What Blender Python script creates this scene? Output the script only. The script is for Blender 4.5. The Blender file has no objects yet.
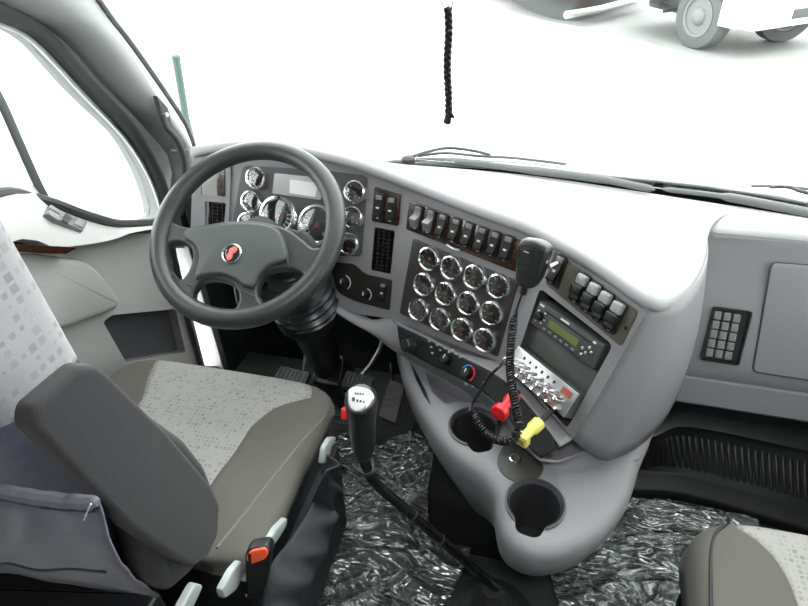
import bpy, bmesh, math, random
from mathutils import Vector, Matrix, noise
random.seed(7)
C = bpy.context.scene.collection
V = Vector
R = math.radians

# ------------------------------------------------------------------ camera
FPX = 600.0
CAM = V((0.12, 0.0, 1.45))
_p, _y, _r = R(36), R(16), R(2.5)
_h = V((-math.sin(_y), math.cos(_y), 0)); _z = V((0, 0, 1))
FW = _h*math.cos(_p) - _z*math.sin(_p)
_up = _h*math.sin(_p) + _z*math.cos(_p)
_rt = FW.cross(_up)
RT = _rt*math.cos(_r) - _up*math.sin(_r)
UP = _up*math.cos(_r) + _rt*math.sin(_r)
cd = bpy.data.cameras.new('camera'); co = bpy.data.objects.new('camera', cd); C.objects.link(co)
co.matrix_world = Matrix.Translation(CAM) @ Matrix((RT, UP, -FW)).transposed().to_4x4()
cd.sensor_width = 36; cd.lens = 36*FPX/808; cd.clip_start = 0.02; cd.clip_end = 200
bpy.context.scene.camera = co

# survey helpers: turn a measured sight line into a point at a distance / on a real plane
def ray(x, y): return FW + RT*((x-404)/FPX) - UP*((y-303)/FPX)
def at(x, y, w): return CAM + ray(x, y)*w
def on(ax, val, x, y):
    r = ray(x, y); return CAM + r*((val-CAM[ax])/r[ax])
def onx(v, *p): return [on(0, v, *q) for q in p]
def onz(v, *p): return [on(2, v, *q) for q in p]

class Frame:
    def __init__(s, O, yaw=0, tilt=0, roll=0):
        a, t = R(yaw), R(tilt)
        s.O = V(O); u = V((math.cos(a), -math.sin(a), 0))
        v = V((math.sin(a)*math.sin(t), math.cos(a)*math.sin(t), math.cos(t)))
        n = u.cross(v)
        if roll:
            r = R(roll); u, v = u*math.cos(r)+v*math.sin(r), v*math.cos(r)-u*math.sin(r)
        s.u, s.v, s.n = u, v, n
    def p(s, a, b, c=0): return s.O + s.u*a + s.v*b + s.n*c
    def px(s, x, y, c=0):
        r = ray(x, y); O = s.O + s.n*c; w = (O-CAM).dot(s.n)/r.dot(s.n)
        d = CAM + r*w - O; return (d.dot(s.u), d.dot(s.v))
    def hit(s, x, y, c=0):
        a, b = s.px(x, y, c); return s.p(a, b, c)
    def pxs(s, pts, c=0): return [s.px(*q, c) for q in pts]
    def sub(s, a, b, c=0):
        f = Frame((0, 0, 0)); f.O = s.p(a, b, c); f.u, f.v, f.n = s.u, s.v, s.n; return f
def raw(O, u, v):
    f = Frame((0, 0, 0)); f.O = V(O); f.u = V(u).normalized(); f.n = f.u.cross(V(v)).normalized(); f.v = f.n.cross(f.u); return f
def flat(z, x=0, y=0): return raw((x, y, z), (1, 0, 0), (0, 1, 0))

# ------------------------------------------------------------------ mesh builder
def rpoly(pts, r, n=4):
    out = []; N = len(pts)
    rr = r if isinstance(r, (list, tuple)) else [r]*N
    for i in range(N):
        P = V(pts[i]).to_2d() if len(pts[i]) > 2 else V(pts[i]); A = V(pts[i-1][:2]); B = V(pts[(i+1) % N][:2])
        a, b = (A-P), (B-P); la, lb = a.length, b.length
        q = min(rr[i], la*.49, lb*.49)
        if q < 1e-5: out.append((P.x, P.y)); continue
        a.normalize(); b.normalize()
        S, E = P+a*q, P+b*q
        for k in range(n+1):
            t = k/n; w = S*(1-t)**2 + P*(2*t*(1-t)) + E*t*t
            out.append((w.x, w.y))
    return out
def rect(a0, a1, b0, b1, r=0, n=4):
    return rpoly([(a0, b0), (a1, b0), (a1, b1), (a0, b1)], r, n)
def circ(a, b, r, n=32, e=1):
    return [(a+r*math.cos(2*math.pi*k/n), b+r*e*math.sin(2*math.pi*k/n)) for k in range(n)]
def inset(pts, d):
    N = len(pts); out = []
    ar = sum(pts[i][0]*pts[(i+1) % N][1]-pts[(i+1) % N][0]*pts[i][1] for i in range(N))
    sg = 1 if ar > 0 else -1
    for i in range(N):
        P = V(pts[i]); a = (P-V(pts[i-1])); b = (V(pts[(i+1) % N])-P)
        if a.length < 1e-9: a = b
        if b.length < 1e-9: b = a
        a = a.normalized(); b = b.normalized(); t = (a+b)
        t = t.normalized() if t.length > 1e-6 else a
        nrm = V((-t.y, t.x))*sg; k = max(.5, nrm.dot(V((-a.y, a.x))*sg))
        out.append(tuple(P+nrm*(d/k)))
    return out
def cr(pts, n=8, closed=False):
    pts = [V(p) for p in pts]; N = len(pts); out = []
    for i in range(N if closed else N-1):
        if closed: a, b, c, d = pts[i-1], pts[i], pts[(i+1) % N], pts[(i+2) % N]
        else: a, b, c, d = pts[max(i-1, 0)], pts[i], pts[i+1], pts[min(i+2, N-1)]
        for k in range(n):
            t = k/n
            out.append(.5*((2*b)+(c-a)*t+(2*a-5*b+4*c-d)*t*t+(3*b-a-3*c+d)*t**3))
    if not closed: out.append(pts[-1])
    return out

class MB:
    def __init__(s): s.v = []; s.f = []; s.m = []; s.k = 0
    def mi(s, k): s.k = k; return s
    def add(s, vs, fs):
        o = len(s.v); s.v += [V(q) for q in vs]
        for f in fs: s.f.append([o+i for i in f]); s.m.append(s.k)
        return s
    def prism(s, F, pts, c0, c1, bev=0, seg=3, back=True):
        rings = [(pts, c0)]
        if bev > 0:
            sg = 1 if c1 > c0 else -1
            for k in range(seg+1):
                a = math.pi/2*k/seg
                rings.append((inset(pts, bev*(1-math.cos(a))), c1-sg*bev*(1-math.sin(a))))
        else: rings.append((pts, c1))
        N = len(pts); vs = []; fs = []
        for q, c in rings: vs += [F.p(a, b, c) for a, b in q]
        for j in range(len(rings)-1):
            for i in range(N):
                i2 = (i+1) % N; fs.append([j*N+i, j*N+i2, (j+1)*N+i2, (j+1)*N+i])
        fs.append([(len(rings)-1)*N+i for i in range(N)])
        if back: fs.append([i for i in range(N)][::-1])
        return s.add(vs, fs)
    def box(s, F, a0, a1, b0, b1, c0, c1, r=0, bev=0): return s.prism(F, rect(a0, a1, b0, b1, r), c0, c1, bev)
    def lathe(s, F, prof, n=32, a=0, b=0, cap0=True, cap1=True):
        vs = []; fs = []; M = len(prof)
        for r, c in prof:
            for k in range(n):
                t = 2*math.pi*k/n; vs.append(F.p(a+r*math.cos(t), b+r*math.sin(t), c))
        for j in range(M-1):
            for k in range(n):
                k2 = (k+1) % n; fs.append([j*n+k, j*n+k2, (j+1)*n+k2, (j+1)*n+k])
        if cap0: fs.append(list(range(n))[::-1])
        if cap1: fs.append([(M-1)*n+k for k in range(n)])
        return s.add(vs, fs)
    def tube(s, pts, r, n=10, closed=False, flat_=None):
        pts = [V(p) for p in pts]; N = len(pts); vs = []; fs = []
        rr = r if isinstance(r, (list, tuple)) else [r]*N
        prev = None
        for i in range(N):
            if closed: t = pts[(i+1) % N]-pts[i-1]
            else: t = pts[min(i+1, N-1)]-pts[max(i-1, 0)]
            t.normalize()
            if prev is None:
                up = V((0, 0, 1)) if abs(t.z) < .9 else V((0, 1, 0))
                if flat_ is not None: up = V(flat_[0])
                x = t.cross(up).normalized()
            else: x = (prev - t*prev.dot(t)).normalized()
            if flat_ is not None: x = t.cross(V(flat_[0])).normalized()
            prev = x; y = t.cross(x)
            ky = flat_[1] if flat_ is not None else 1
            for k in range(n):
                a = 2*math.pi*k/n; vs.append(pts[i]+x*rr[i]*math.cos(a)+y*rr[i]*ky*math.sin(a))
        for i in range(N if closed else N-1):
            i2 = (i+1) % N
            for k in range(n):
                k2 = (k+1) % n; fs.append([i*n+k, i*n+k2, i2*n+k2, i2*n+k])
        if not closed: fs += [list(range(n))[::-1], [(N-1)*n+k for k in range(n)]]
        return s.add(vs, fs)
    def grid(s, rows, cu=False, cv=False):
        M = len(rows); N = len(rows[0]); vs = [p for r_ in rows for p in r_]; fs = []
        for j in range(M if cv else M-1):
            for i in range(N if cu else N-1):
                j2, i2 = (j+1) % M, (i+1) % N
                fs.append([j*N+i, j*N+i2, j2*N+i2, j2*N+i])
        return s.add(vs, fs)
    def plate(s, F, outer, holes, c0, c1, pockets=None):
        """flat sheet with holes, real thickness; pockets: list of depth per hole (closed bottom)"""
        bm = bmesh.new(); es = []
        for lp in [outer]+holes:
            vv = [bm.verts.new((a, b, 0)) for a, b in lp]
            for i in range(len(vv)): es.append(bm.edges.new((vv[i], vv[(i+1) % len(vv)])))
        bmesh.ops.triangle_fill(bm, use_beauty=True, use_dissolve=False, edges=es, normal=(0, 0, 1))
        bm.verts.index_update()
        pv = [(v_.co.x, v_.co.y) for v_ in bm.verts]; fs = []
        for f in bm.faces:
            ids = [q.index for q in f.verts]
            a = f.normal.z
            fs.append(ids if a > 0 else ids[::-1])
        bm.free()
        s.add([F.p(a, b, c1) for a, b in pv], fs)
        s.add([F.p(a, b, c0) for a, b in pv], [f[::-1] for f in fs])
        for lp in [outer]+holes:
            N = len(lp); s.add([F.p(a, b, c0) for a, b in lp]+[F.p(a, b, c1) for a, b in lp], [[i, (i+1) % N, N+(i+1) % N, N+i] for i in range(N)])
        return s
    def pocket(s, F, lp, c0, c1):
        """open box: walls from c1 down to c0 and a floor"""
        N = len(lp); s.add([F.p(a, b, c0) for a, b in lp]+[F.p(a, b, c1) for a, b in lp], [[(i+1) % N, i, N+i, N+(i+1) % N] for i in range(N)]+[list(range(N))])
        return s
    def build(s, name, mats, parent=None, mods=(), smooth=True, ang=38):
        me = bpy.data.meshes.new(name)
        off = V((0, 0, 0)); q = parent
        while q is not None: off += q.location; q = q.parent
        me.from_pydata([tuple(v_-off) for v_ in s.v], [], s.f)
        if not isinstance(mats, (list, tuple)): mats = [mats]
        for m in mats: me.materials.append(m)
        me.polygons.foreach_set('material_index', s.m)
        bm = bmesh.new(); bm.from_mesh(me)
        bmesh.ops.remove_doubles(bm, verts=bm.verts, dist=1e-6)
        bmesh.ops.recalc_face_normals(bm, faces=bm.faces)
        bm.to_mesh(me); bm.free()
        if smooth:
            me.polygons.foreach_set('use_smooth', [True]*len(me.polygons)); me.set_sharp_from_angle(angle=R(ang))
        o = bpy.data.objects.new(name, me); C.objects.link(o)
        if parent: o.parent = parent
        for mm in mods:
            m = o.modifiers.new(mm[0].lower(), mm[0])
            for k, v_ in mm[1].items(): setattr(m, k, v_)
        return o
SOL = lambda t, off=0: ('SOLIDIFY', dict(thickness=t, offset=off))
BEV = lambda w, n=3: ('BEVEL', dict(width=w, segments=n, limit_method='ANGLE', angle_limit=R(40)))
SUB = lambda n=2: ('SUBSURF', dict(levels=n, render_levels=n))
def bake(o):
    dg = bpy.context.evaluated_depsgraph_get(); dg.update()
    me = bpy.data.meshes.new_from_object(o.evaluated_get(dg)); o.modifiers.clear(); old = o.data; o.data = me
    bpy.data.meshes.remove(old)
def cut(o, cutters):
    for c in cutters:
        m = o.modifiers.new('b', 'BOOLEAN'); m.operation = 'DIFFERENCE'; m.object = c; m.solver = 'EXACT'
    bake(o)
    for c in cutters: bpy.data.objects.remove(c)
    o.data.polygons.foreach_set('use_smooth', [True]*len(o.data.polygons)); o.data.set_sharp_from_angle(angle=R(38))
def thing(name, label, cat, loc=(0, 0, 0), group=None):
    o = bpy.data.objects.new(name, None); C.objects.link(o); o.location = loc
    o.empty_display_size = .05; o['label'] = label; o['category'] = cat
    if group: o['group'] = group
    return o
def tag(o, label, cat, group=None, kind=None):
    o['label'] = label; o['category'] = cat
    if group: o['group'] = group
    if kind: o['kind'] = kind
    return o
def struct(o): o['kind'] = 'structure'; return o
def lab(o, l): o['label'] = l; return o

# ------------------------------------------------------------------ materials
def mat(name, col, rough=.5, metal=0, spec=.5, bump=None, coat=0, emis=None, var=None, sheen=0):
    m = bpy.data.materials.new(name); m.use_nodes = True; nt = m.node_tree; b = nt.nodes['Principled BSDF']
    b.inputs['Base Color'].default_value = (*col, 1); b.inputs['Roughness'].default_value = rough
    b.inputs['Metallic'].default_value = metal; b.inputs['Specular IOR Level'].default_value = spec
    b.inputs['Coat Weight'].default_value = coat; b.inputs['Coat Roughness'].default_value = .05
    if sheen: b.inputs['Sheen Weight'].default_value = sheen
    if emis: b.inputs['Emission Color'].default_value = (*emis[0], 1); b.inputs['Emission Strength'].default_value = emis[1]
    tc = nt.nodes.new('ShaderNodeTexCoord')
    if bump:
        n = nt.nodes.new('ShaderNodeTexNoise'); n.inputs['Scale'].default_value = bump[0]; n.inputs['Detail'].default_value = 3
        nt.links.new(tc.outputs['Object'], n.inputs['Vector'])
        bp = nt.nodes.new('ShaderNodeBump'); bp.inputs['Strength'].default_value = bump[1]; bp.inputs['Distance'].default_value = bump[2] if len(bump) > 2 else .001
        nt.links.new(n.outputs['Fac'], bp.inputs['Height']); nt.links.new(bp.outputs['Normal'], b.inputs['Normal'])
    if var:
        n = nt.nodes.new('ShaderNodeTexNoise'); n.inputs['Scale'].default_value = var[0]; n.inputs['Detail'].default_value = 6
        nt.links.new(tc.outputs['Object'], n.inputs['Vector'])
        r = nt.nodes.new('ShaderNodeValToRGB'); r.color_ramp.elements[0].position = .35; r.color_ramp.elements[1].position = .65
        r.color_ramp.elements[0].color = (*col, 1); r.color_ramp.elements[1].color = (*var[1], 1)
        nt.links.new(n.outputs['Fac'], r.inputs['Fac']); nt.links.new(r.outputs['Color'], b.inputs['Base Color'])
    return m
M = {}
M['plastic'] = mat('grey_plastic', (.235, .233, .245), .5, spec=.4, bump=(900, .12))
M['padtop'] = mat('dash_pad', (.36, .36, .37), .55, spec=.4, bump=(700, .15))
M['light'] = mat('light_trim', (.60, .60, .585), .55, spec=.4, bump=(800, .12))
M['pillar'] = mat('pillar_trim', (.38, .39, .385), .55, spec=.35, bump=(800, .1))
M['seal'] = mat('rubber_seal', (.035, .040, .039), .5)
M['dark'] = mat('dark_panel', (.020, .019, .018), .42, spec=.3)
M['cluster'] = mat('cluster_panel', (.070, .071, .073), .5, spec=.35, bump=(1200, .1))
M['black'] = mat('black_plastic', (.010, .010, .011), .32, spec=.4)
M['blackm'] = mat('black_matte', (.012, .012, .013), .75, spec=.3, bump=(300, .3))
M['wheel'] = mat('wheel_leather', (.034, .040, .038), .38, spec=.5, bump=(1500, .15))
M['hub'] = mat('hub_plastic', (.055, .063, .060), .5, spec=.5, bump=(1500, .15))
M['chrome'] = mat('chrome', (.88, .88, .89), .16, 1)
M['satin'] = mat('satin_metal', (.62, .63, .63), .28, 1)
M['white'] = mat('white_paint', (.8, .8, .8), .3, spec=.5, coat=.5)
M['print'] = mat('white_print', (.8, .8, .8), .5)
M['red'] = mat('red_plastic', (.72, .02, .03), .35)
M['yellow'] = mat('yellow_plastic', (.78, .70, .16), .4)
M['orange'] = mat('needle_orange', (.42, .10, .06), .5)
M['blue'] = mat('blue_print', (.05, .2, .7), .5)
M['pink'] = mat('emblem_red', (.78, .16, .14), .4)
M['dial'] = mat('dial_face', (.035, .035, .037), .5)
M['lens'] = mat('switch_grey', (.21, .22, .22), .25)
M['lever'] = mat('lever_grey', (.38, .42, .41), .4)
M['bar'] = mat('bar_grey', (.09, .10, .10), .4)
M['print2'] = mat('grey_print', (.45, .45, .45), .4)
M['lcdoff'] = mat('display_grey', (.42, .42, .43), .35, spec=.5)
M['lcdlit'] = mat('display_pane', (.80, .80, .80), .12, spec=.8)
M['lcd'] = mat('lcd_green', (.16, .18, .06), .25)
M['clear'] = mat('clear_guard', (.33, .34, .33), .15, spec=.7)
M['olive'] = mat('olive_plate', (.085, .08, .06), .5)
M['arm'] = mat('armrest_cloth', (.030, .029, .031), .8, spec=.25, bump=(1100, .6), sheen=.12)
M['bolster'] = mat('bolster_cloth', (.145, .14, .122), .8, spec=.2, bump=(1000, .4), sheen=.1)
M['back'] = mat('seatback_cloth', (.085, .090, .135), .85, spec=.2, bump=(700, .5), var=(60, (.068, .073, .110)), sheen=.3)
M['piping'] = mat('elastic_piping', (.12, .12, .145), .8, bump=(500, .6))
M['skirt'] = mat('skirt_vinyl', (.035, .036, .042), .6, spec=.4, bump=(60, .5, .004))
M['mat'] = mat('rubber_mat', (.030, .031, .032), .5, spec=.5, bump=(250, .5))
M['carpet'] = mat('dark_carpet', (.02, .02, .021), .95, spec=.1, bump=(500, .8))
M['concrete'] = mat('ground_concrete', (.50, .51, .50), .8, var=(.35, (.42, .43, .42)))
M['low_glare'] = mat('low_glare_patch', (.17, .175, .17), .7, var=(.8, (.22, .225, .215)))  # ground colour darkened to paint in the weaker glare by the truck
M['tyre'] = mat('tyre', (.06, .066, .064), .8)
M['roof'] = mat('headliner', (.38, .38, .37), .85, bump=(400, .3))
M['greenish'] = mat('green_post', (.045, .075, .066), .5)

def wood():
    m = mat('wood_trim', (.09, .03, .018), .25, coat=.6); nt = m.node_tree; b = nt.nodes['Principled BSDF']
    tc = nt.nodes.new('ShaderNodeTexCoord'); mp = nt.nodes.new('ShaderNodeMapping'); mp.inputs['Scale'].default_value = (6, 6, 40)
    w = nt.nodes.new('ShaderNodeTexNoise'); w.inputs['Scale'].default_value = 12; w.inputs['Detail'].default_value = 8; w.inputs['Distortion'].default_value = 2
    r = nt.nodes.new('ShaderNodeValToRGB'); e = r.color_ramp.elements
    e[0].position = .35; e[0].color = (.012, .006, .004, 1); e[1].position = .65; e[1].color = (.060, .022, .012, 1)
    nt.links.new(tc.outputs['Object'], mp.inputs[0]); nt.links.new(mp.outputs[0], w.inputs['Vector'])
    nt.links.new(w.outputs['Fac'], r.inputs['Fac']); nt.links.new(r.outputs['Color'], b.inputs['Base Color'])
    return m
M['wood'] = wood()
def fabric(name, base, sq, scale, rot=(0, 0, 0)):
    """light woven cloth with scattered darker squares: grid cells, each with its own size and tone"""
    m = mat(name, base, .85, spec=.15, bump=(1200, .4), sheen=.1); nt = m.node_tree; b = nt.nodes['Principled BSDF']; L = nt.links
    def N(t, **k):
        n = nt.nodes.new(t)
        for a, v_ in k.items(): setattr(n, a, v_)
        return n
    tc = N('ShaderNodeTexCoord'); mp = N('ShaderNodeMapping'); mp.inputs['Scale'].default_value = (scale,)*3; mp.inputs['Rotation'].default_value = rot
    L.new(tc.outputs['Object'], mp.inputs[0])
    sep = N('ShaderNodeSeparateXYZ'); L.new(mp.outputs[0], sep.inputs[0])
    comb = N('ShaderNodeCombineXYZ'); L.new(sep.outputs['X'], comb.inputs['X']); L.new(sep.outputs['Y'], comb.inputs['Y'])
    fl = N('ShaderNodeVectorMath', operation='FLOOR'); L.new(comb.outputs[0], fl.inputs[0])
    fr = N('ShaderNodeVectorMath', operation='FRACTION'); L.new(comb.outputs[0], fr.inputs[0])
    wn = N('ShaderNodeTexWhiteNoise', noise_dimensions='3D'); L.new(fl.outputs[0], wn.inputs['Vector'])
    sub = N('ShaderNodeVectorMath', operation='SUBTRACT'); L.new(fr.outputs[0], sub.inputs[0]); sub.inputs[1].default_value = (.5, .5, 0)
    ab = N('ShaderNodeVectorMath', operation='ABSOLUTE'); L.new(sub.outputs[0], ab.inputs[0])
    s2 = N('ShaderNodeSeparateXYZ'); L.new(ab.outputs[0], s2.inputs[0])
    mx = N('ShaderNodeMath', operation='MAXIMUM'); L.new(s2.outputs['X'], mx.inputs[0]); L.new(s2.outputs['Y'], mx.inputs[1])
    rs = N('ShaderNodeMath', operation='MULTIPLY_ADD'); L.new(wn.outputs['Value'], rs.inputs[0]); rs.inputs[1].default_value = .42; rs.inputs[2].default_value = -.02
    lt = N('ShaderNodeMath', operation='LESS_THAN'); L.new(mx.outputs[0], lt.inputs[0]); L.new(rs.outputs[0], lt.inputs[1])
    s3 = N('ShaderNodeSeparateColor'); L.new(wn.outputs['Color'], s3.inputs[0])
    tone = N('ShaderNodeMath', operation='MULTIPLY_ADD'); L.new(s3.outputs[1], tone.inputs[0]); tone.inputs[1].default_value = .7; tone.inputs[2].default_value = .2
    fc = N('ShaderNodeMath', operation='MULTIPLY'); L.new(lt.outputs[0], fc.inputs[0]); L.new(tone.outputs[0], fc.inputs[1])
    mix = N('ShaderNodeMix', data_type='RGBA'); L.new(fc.outputs[0], mix.inputs[0]); mix.inputs[6].default_value = (*base, 1); mix.inputs[7].default_value = (*sq, 1)
    L.new(mix.outputs[2], b.inputs['Base Color'])
    return m
M['cloth_cushion'] = fabric('patterned_cushion_cloth', (.42, .415, .39), (.25, .25, .235), 105)
M['cloth_back'] = fabric('patterned_back_cloth', (.335, .335, .345), (.225, .225, .235), 85, (0, R(90), R(0)))
def glass(name, tint=(1, 1, 1), refl=.6, rough=.0, bump=None):
    m = bpy.data.materials.new(name); m.use_nodes = True; nt = m.node_tree; nt.nodes.clear(); L = nt.links
    o = nt.nodes.new('ShaderNodeOutputMaterial'); mx = nt.nodes.new('ShaderNodeMixShader'); t = nt.nodes.new('ShaderNodeBsdfTransparent')
    g = nt.nodes.new('ShaderNodeBsdfGlossy'); g.inputs['Roughness'].default_value = rough; t.inputs['Color'].default_value = (*tint, 1)
    f = nt.nodes.new('ShaderNodeFresnel'); f.inputs['IOR'].default_value = 1.45
    mu = nt.nodes.new('ShaderNodeMath'); mu.operation = 'MULTIPLY'; mu.inputs[1].default_value = refl
    L.new(f.outputs[0], mu.inputs[0]); L.new(mu.outputs[0], mx.inputs[0]); L.new(t.outputs[0], mx.inputs[1]); L.new(g.outputs[0], mx.inputs[2]); L.new(mx.outputs[0], o.inputs['Surface'])
    if bump:
        tc = nt.nodes.new('ShaderNodeTexCoord'); n = nt.nodes.new('ShaderNodeTexNoise'); n.inputs['Scale'].default_value = bump[0]; n.inputs['Detail'].default_value = 5; n.inputs['Distortion'].default_value = 1.5
        L.new(tc.outputs['Object'], n.inputs['Vector']); bp = nt.nodes.new('ShaderNodeBump'); bp.inputs['Strength'].default_value = bump[1]; bp.inputs['Distance'].default_value = .01
        L.new(n.outputs['Fac'], bp.inputs['Height']); L.new(bp.outputs['Normal'], g.inputs['Normal']); L.new(bp.outputs['Normal'], f.inputs['Normal'])
    return m
M['glass'] = glass('window_glass', (.97, .99, .98), .5)
M['gglass'] = glass('gauge_glass', (.95, .95, .95), 4.5, .02)
def film_mat():
    m = bpy.data.materials.new('plastic_film'); m.use_nodes = True; nt = m.node_tree; nt.nodes.clear(); L = nt.links; N = nt.nodes.new
    o = N('ShaderNodeOutputMaterial'); t = N('ShaderNodeBsdfTransparent'); t.inputs['Color'].default_value = (.93, .94, .94, 1)
    g = N('ShaderNodeBsdfGlossy'); g.inputs['Roughness'].default_value = .17; g.inputs['Color'].default_value = (.9, .95, .94, 1)
    d = N('ShaderNodeBsdfDiffuse'); d.inputs['Color'].default_value = (.6, .63, .61, 1)
    tc = N('ShaderNodeTexCoord'); mp = N('ShaderNodeMapping'); mp.inputs['Rotation'].default_value = (0, 0, .6); mp.inputs['Scale'].default_value = (1, 2.6, 1)
    L.new(tc.outputs['Object'], mp.inputs[0])
    n = N('ShaderNodeTexNoise'); n.inputs['Scale'].default_value = 4.2; n.inputs['Detail'].default_value = 2.5; n.inputs['Distortion'].default_value = 1.6
    L.new(mp.outputs[0], n.inputs['Vector'])
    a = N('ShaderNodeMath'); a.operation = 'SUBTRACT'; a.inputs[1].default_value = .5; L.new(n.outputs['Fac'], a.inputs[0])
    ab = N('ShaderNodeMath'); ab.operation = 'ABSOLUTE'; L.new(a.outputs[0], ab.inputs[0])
    bp = N('ShaderNodeBump'); bp.inputs['Strength'].default_value = 1; bp.inputs['Distance'].default_value = .05; L.new(ab.outputs[0], bp.inputs['Height']); bp.invert = True
    L.new(bp.outputs['Normal'], g.inputs['Normal'])
    f = N('ShaderNodeFresnel'); f.inputs['IOR'].default_value = 1.5; L.new(bp.outputs['Normal'], f.inputs['Normal'])
    mu = N('ShaderNodeMath'); mu.operation = 'MULTIPLY'; mu.inputs[1].default_value = 2.2; mu.use_clamp = True; L.new(f.outputs[0], mu.inputs[0])
    mr = N('ShaderNodeMapRange'); mr.inputs[1].default_value = .0; mr.inputs[2].default_value = .012; mr.inputs[3].default_value = .30; mr.inputs[4].default_value = .085; L.new(ab.outputs[0], mr.inputs[0])  # crease highlights painted in: more white diffuse along the fold lines
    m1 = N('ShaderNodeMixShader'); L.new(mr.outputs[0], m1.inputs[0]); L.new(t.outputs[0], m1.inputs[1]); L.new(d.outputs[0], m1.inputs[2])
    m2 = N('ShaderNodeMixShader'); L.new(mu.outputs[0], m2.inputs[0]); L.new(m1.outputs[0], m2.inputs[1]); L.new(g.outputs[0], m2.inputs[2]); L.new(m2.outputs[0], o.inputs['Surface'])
    return m
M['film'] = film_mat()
# ================================================================== frames of the dash
A0 = at(396, 260, 1.38)
FB = Frame(A0, 25, 20); FA = Frame(A0, 5, 21)
FC = Frame(FB.hit(532, 285), 43, 21.5)
FG = Frame(at(696, 375, 1.33), 1, 26)

# ------------------------------------------------------------------ setting
b = MB(); F0 = flat(0)
b.prism(F0, [(-.98, -1.2), (.98, -1.2), (.98, 1.62), (-.98, 1.62)], -.05, 0)
struct(b.build('floor', M['mat']))
b = MB(); b.prism(F0, [(-1.02, -1.22), (1.02, -1.22), (1.02, .93), (-1.02, .93)], 1.88, 1.92)
struct(b.build('ceiling', M['roof']))
b = MB(); b.box(raw((0, -1.2, 0), (1, 0, 0), (0, 0, 1)), -1.0, 1.0, 0, 1.88, 0, .03)
struct(b.build('wall_back', M['roof']))
# firewall
b = MB(); b.box(raw((0, 1.62, 0), (1, 0, 0), (0, 0, 1)), -.98, .98, 0, .74, -.03, 0)
struct(b.build('wall_front', M['blackm']))
# side walls with window openings; wall frame: a = y, b = z, outward normal toward the cabin
def wallframe(x): 
    f = Frame((0, 0, 0)); f.O = V((x, 0, 0)); f.u = V((0, 1, 0)); f.v = V((0, 0, 1)); f.n = V((1, 0, 0)); return f
FL = wallframe(-.97)
winpx = [(0, 18), (38, 40), (83, 92), (127, 135), (146, 168), (157, 200), (159, 216), (150, 223), (112, 224), (75, 213), (50, 203), (0, 190)]
win = [FL.px(*q) for q in winpx]
win = [(.45, 1.42)] + win + [(.45, .98)]
win = rpoly(win, [.05]+[.03]*5+[.02]*3+[.03]*5, 3)
outer_l = [(-1.2, 0), (1.62, 0), (1.62, .70), (1.42, .93), (.92, 1.88), (-1.2, 1.88)]
b = MB(); gap = [FL.px(*q) for q in [(175, 248), (187, 248), (225, 366), (205, 366)]]
b.plate(FL, outer_l, [win, gap], -.05, 0)
struct(b.build('wall_left', M['pillar']))
FRt = Frame((0, 0, 0)); FRt.O = V((.97, 0, 0)); FRt.u = V((0, 1, 0)); FRt.v = V((0, 0, 1)); FRt.n = V((-1, 0, 0))
b = MB(); b.plate(FRt, outer_l, [win], -.05, 0)
struct(b.build('wall_right', M['light']))
b = MB(); b.prism(FL, win, -.03, -.026); struct(b.build('window_2', M['glass']))
b = MB(); b.prism(FRt, win, -.03, -.026); struct(b.build('window_3', M['glass']))

# windshield: base curve in front of the dash top, leaning back to the roof line
WB = [V((-.98, 1.30, .86)), V((-.72, 1.44, .83)), on(2, .81, 385, 157), on(2, .80, 520, 168), on(2, .80, 660, 188), on(2, .80, 812, 211), V((.98, 1.26, .82))]
WB = cr(WB, 6)
WT = [V((q.x*.97, .93 + (q.y-1.30)*.35, 1.88)) for q in WB]
rows = []
for k in range(9):
    t = k/8; rows.append([a.lerp(c_, t)+V((0, .03*math.sin(math.pi*t), 0)) for a, c_ in zip(WB, WT)])
b = MB(); b.grid(rows); struct(b.build('window_1', M['glass'], mods=[SOL(.004)]))
# black rubber gasket / cowl line under the glass, two sections that meet near the middle
def strip(px, z, r, name, lbl):
    b = MB(); b.tube(cr([on(2, z, *q) for q in px], 6), r, 8, flat_=((0, 0, 1), .25)); return b
b = strip([(386, 162), (440, 160), (520, 169), (600, 179), (655, 190)], .80, [.004]+[.012]*6+[.020]*6+[.024]*6+[.020]*5+[.004], '', '')
struct(b.build('trim_3', M['seal']))
b = strip([(662, 189), (720, 196), (770, 205), (830, 217), (860, 222)], .80, [.004]+[.014]*6+[.024]*18, '', '')
struct(b.build('trim_4', M['seal']))

# ---- A pillar (left), mirrored plain one on the right
Rp = [on(0, -.90, *q) for q in [(95, -2), (130, 45), (165, 95), (186, 128), (194, 152)]]
Lp = [on(0, -.955, *q) for q in [(0, 8), (33, 20), (67, 43), (100, 80), (140, 123), (170, 160)]]
Rp = [V((-.90, .93, 1.88)), V((-.90, 1.08, 1.56))] + Rp + [V((-.88, 1.46, .78))]
Lp = [V((-.955, .30, 1.70)), V((-.955, .70, 1.50))] + Lp + [V((-.955, 1.36, .72))]
Rc, Lc = cr(Rp, 6), cr(Lp, 6)
def resamp(c, n):
    d = [0]
    for i in range(1, len(c)): d.append(d[-1]+(c[i]-c[i-1]).length)
    out = []; j = 0
    for k in range(n):
        t = d[-1]*k/(n-1)
        while j < len(c)-2 and d[j+1] < t: j += 1
        f = (t-d[j])/max(1e-9, d[j+1]-d[j]); out.append(c[j].lerp(c[j+1], min(1, max(0, f))))
    return out
Rc, Lc = resamp(Rc, 30), resamp(Lc, 30)
rows = []
for k in range(11):
    t = k/10; s = math.sin(math.pi*t)
    rows.append([l.lerp(r_, t)+V((.045*s, -.02*s, 0)) for l, r_ in zip(Lc, Rc)])
rows.append([r_+V((-.05, .05, 0)) for r_ in Rc])
b = MB(); b.grid(rows); pil = struct(b.build('trim_1', M['pillar'], mods=[SOL(.004, -1)]))
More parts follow.
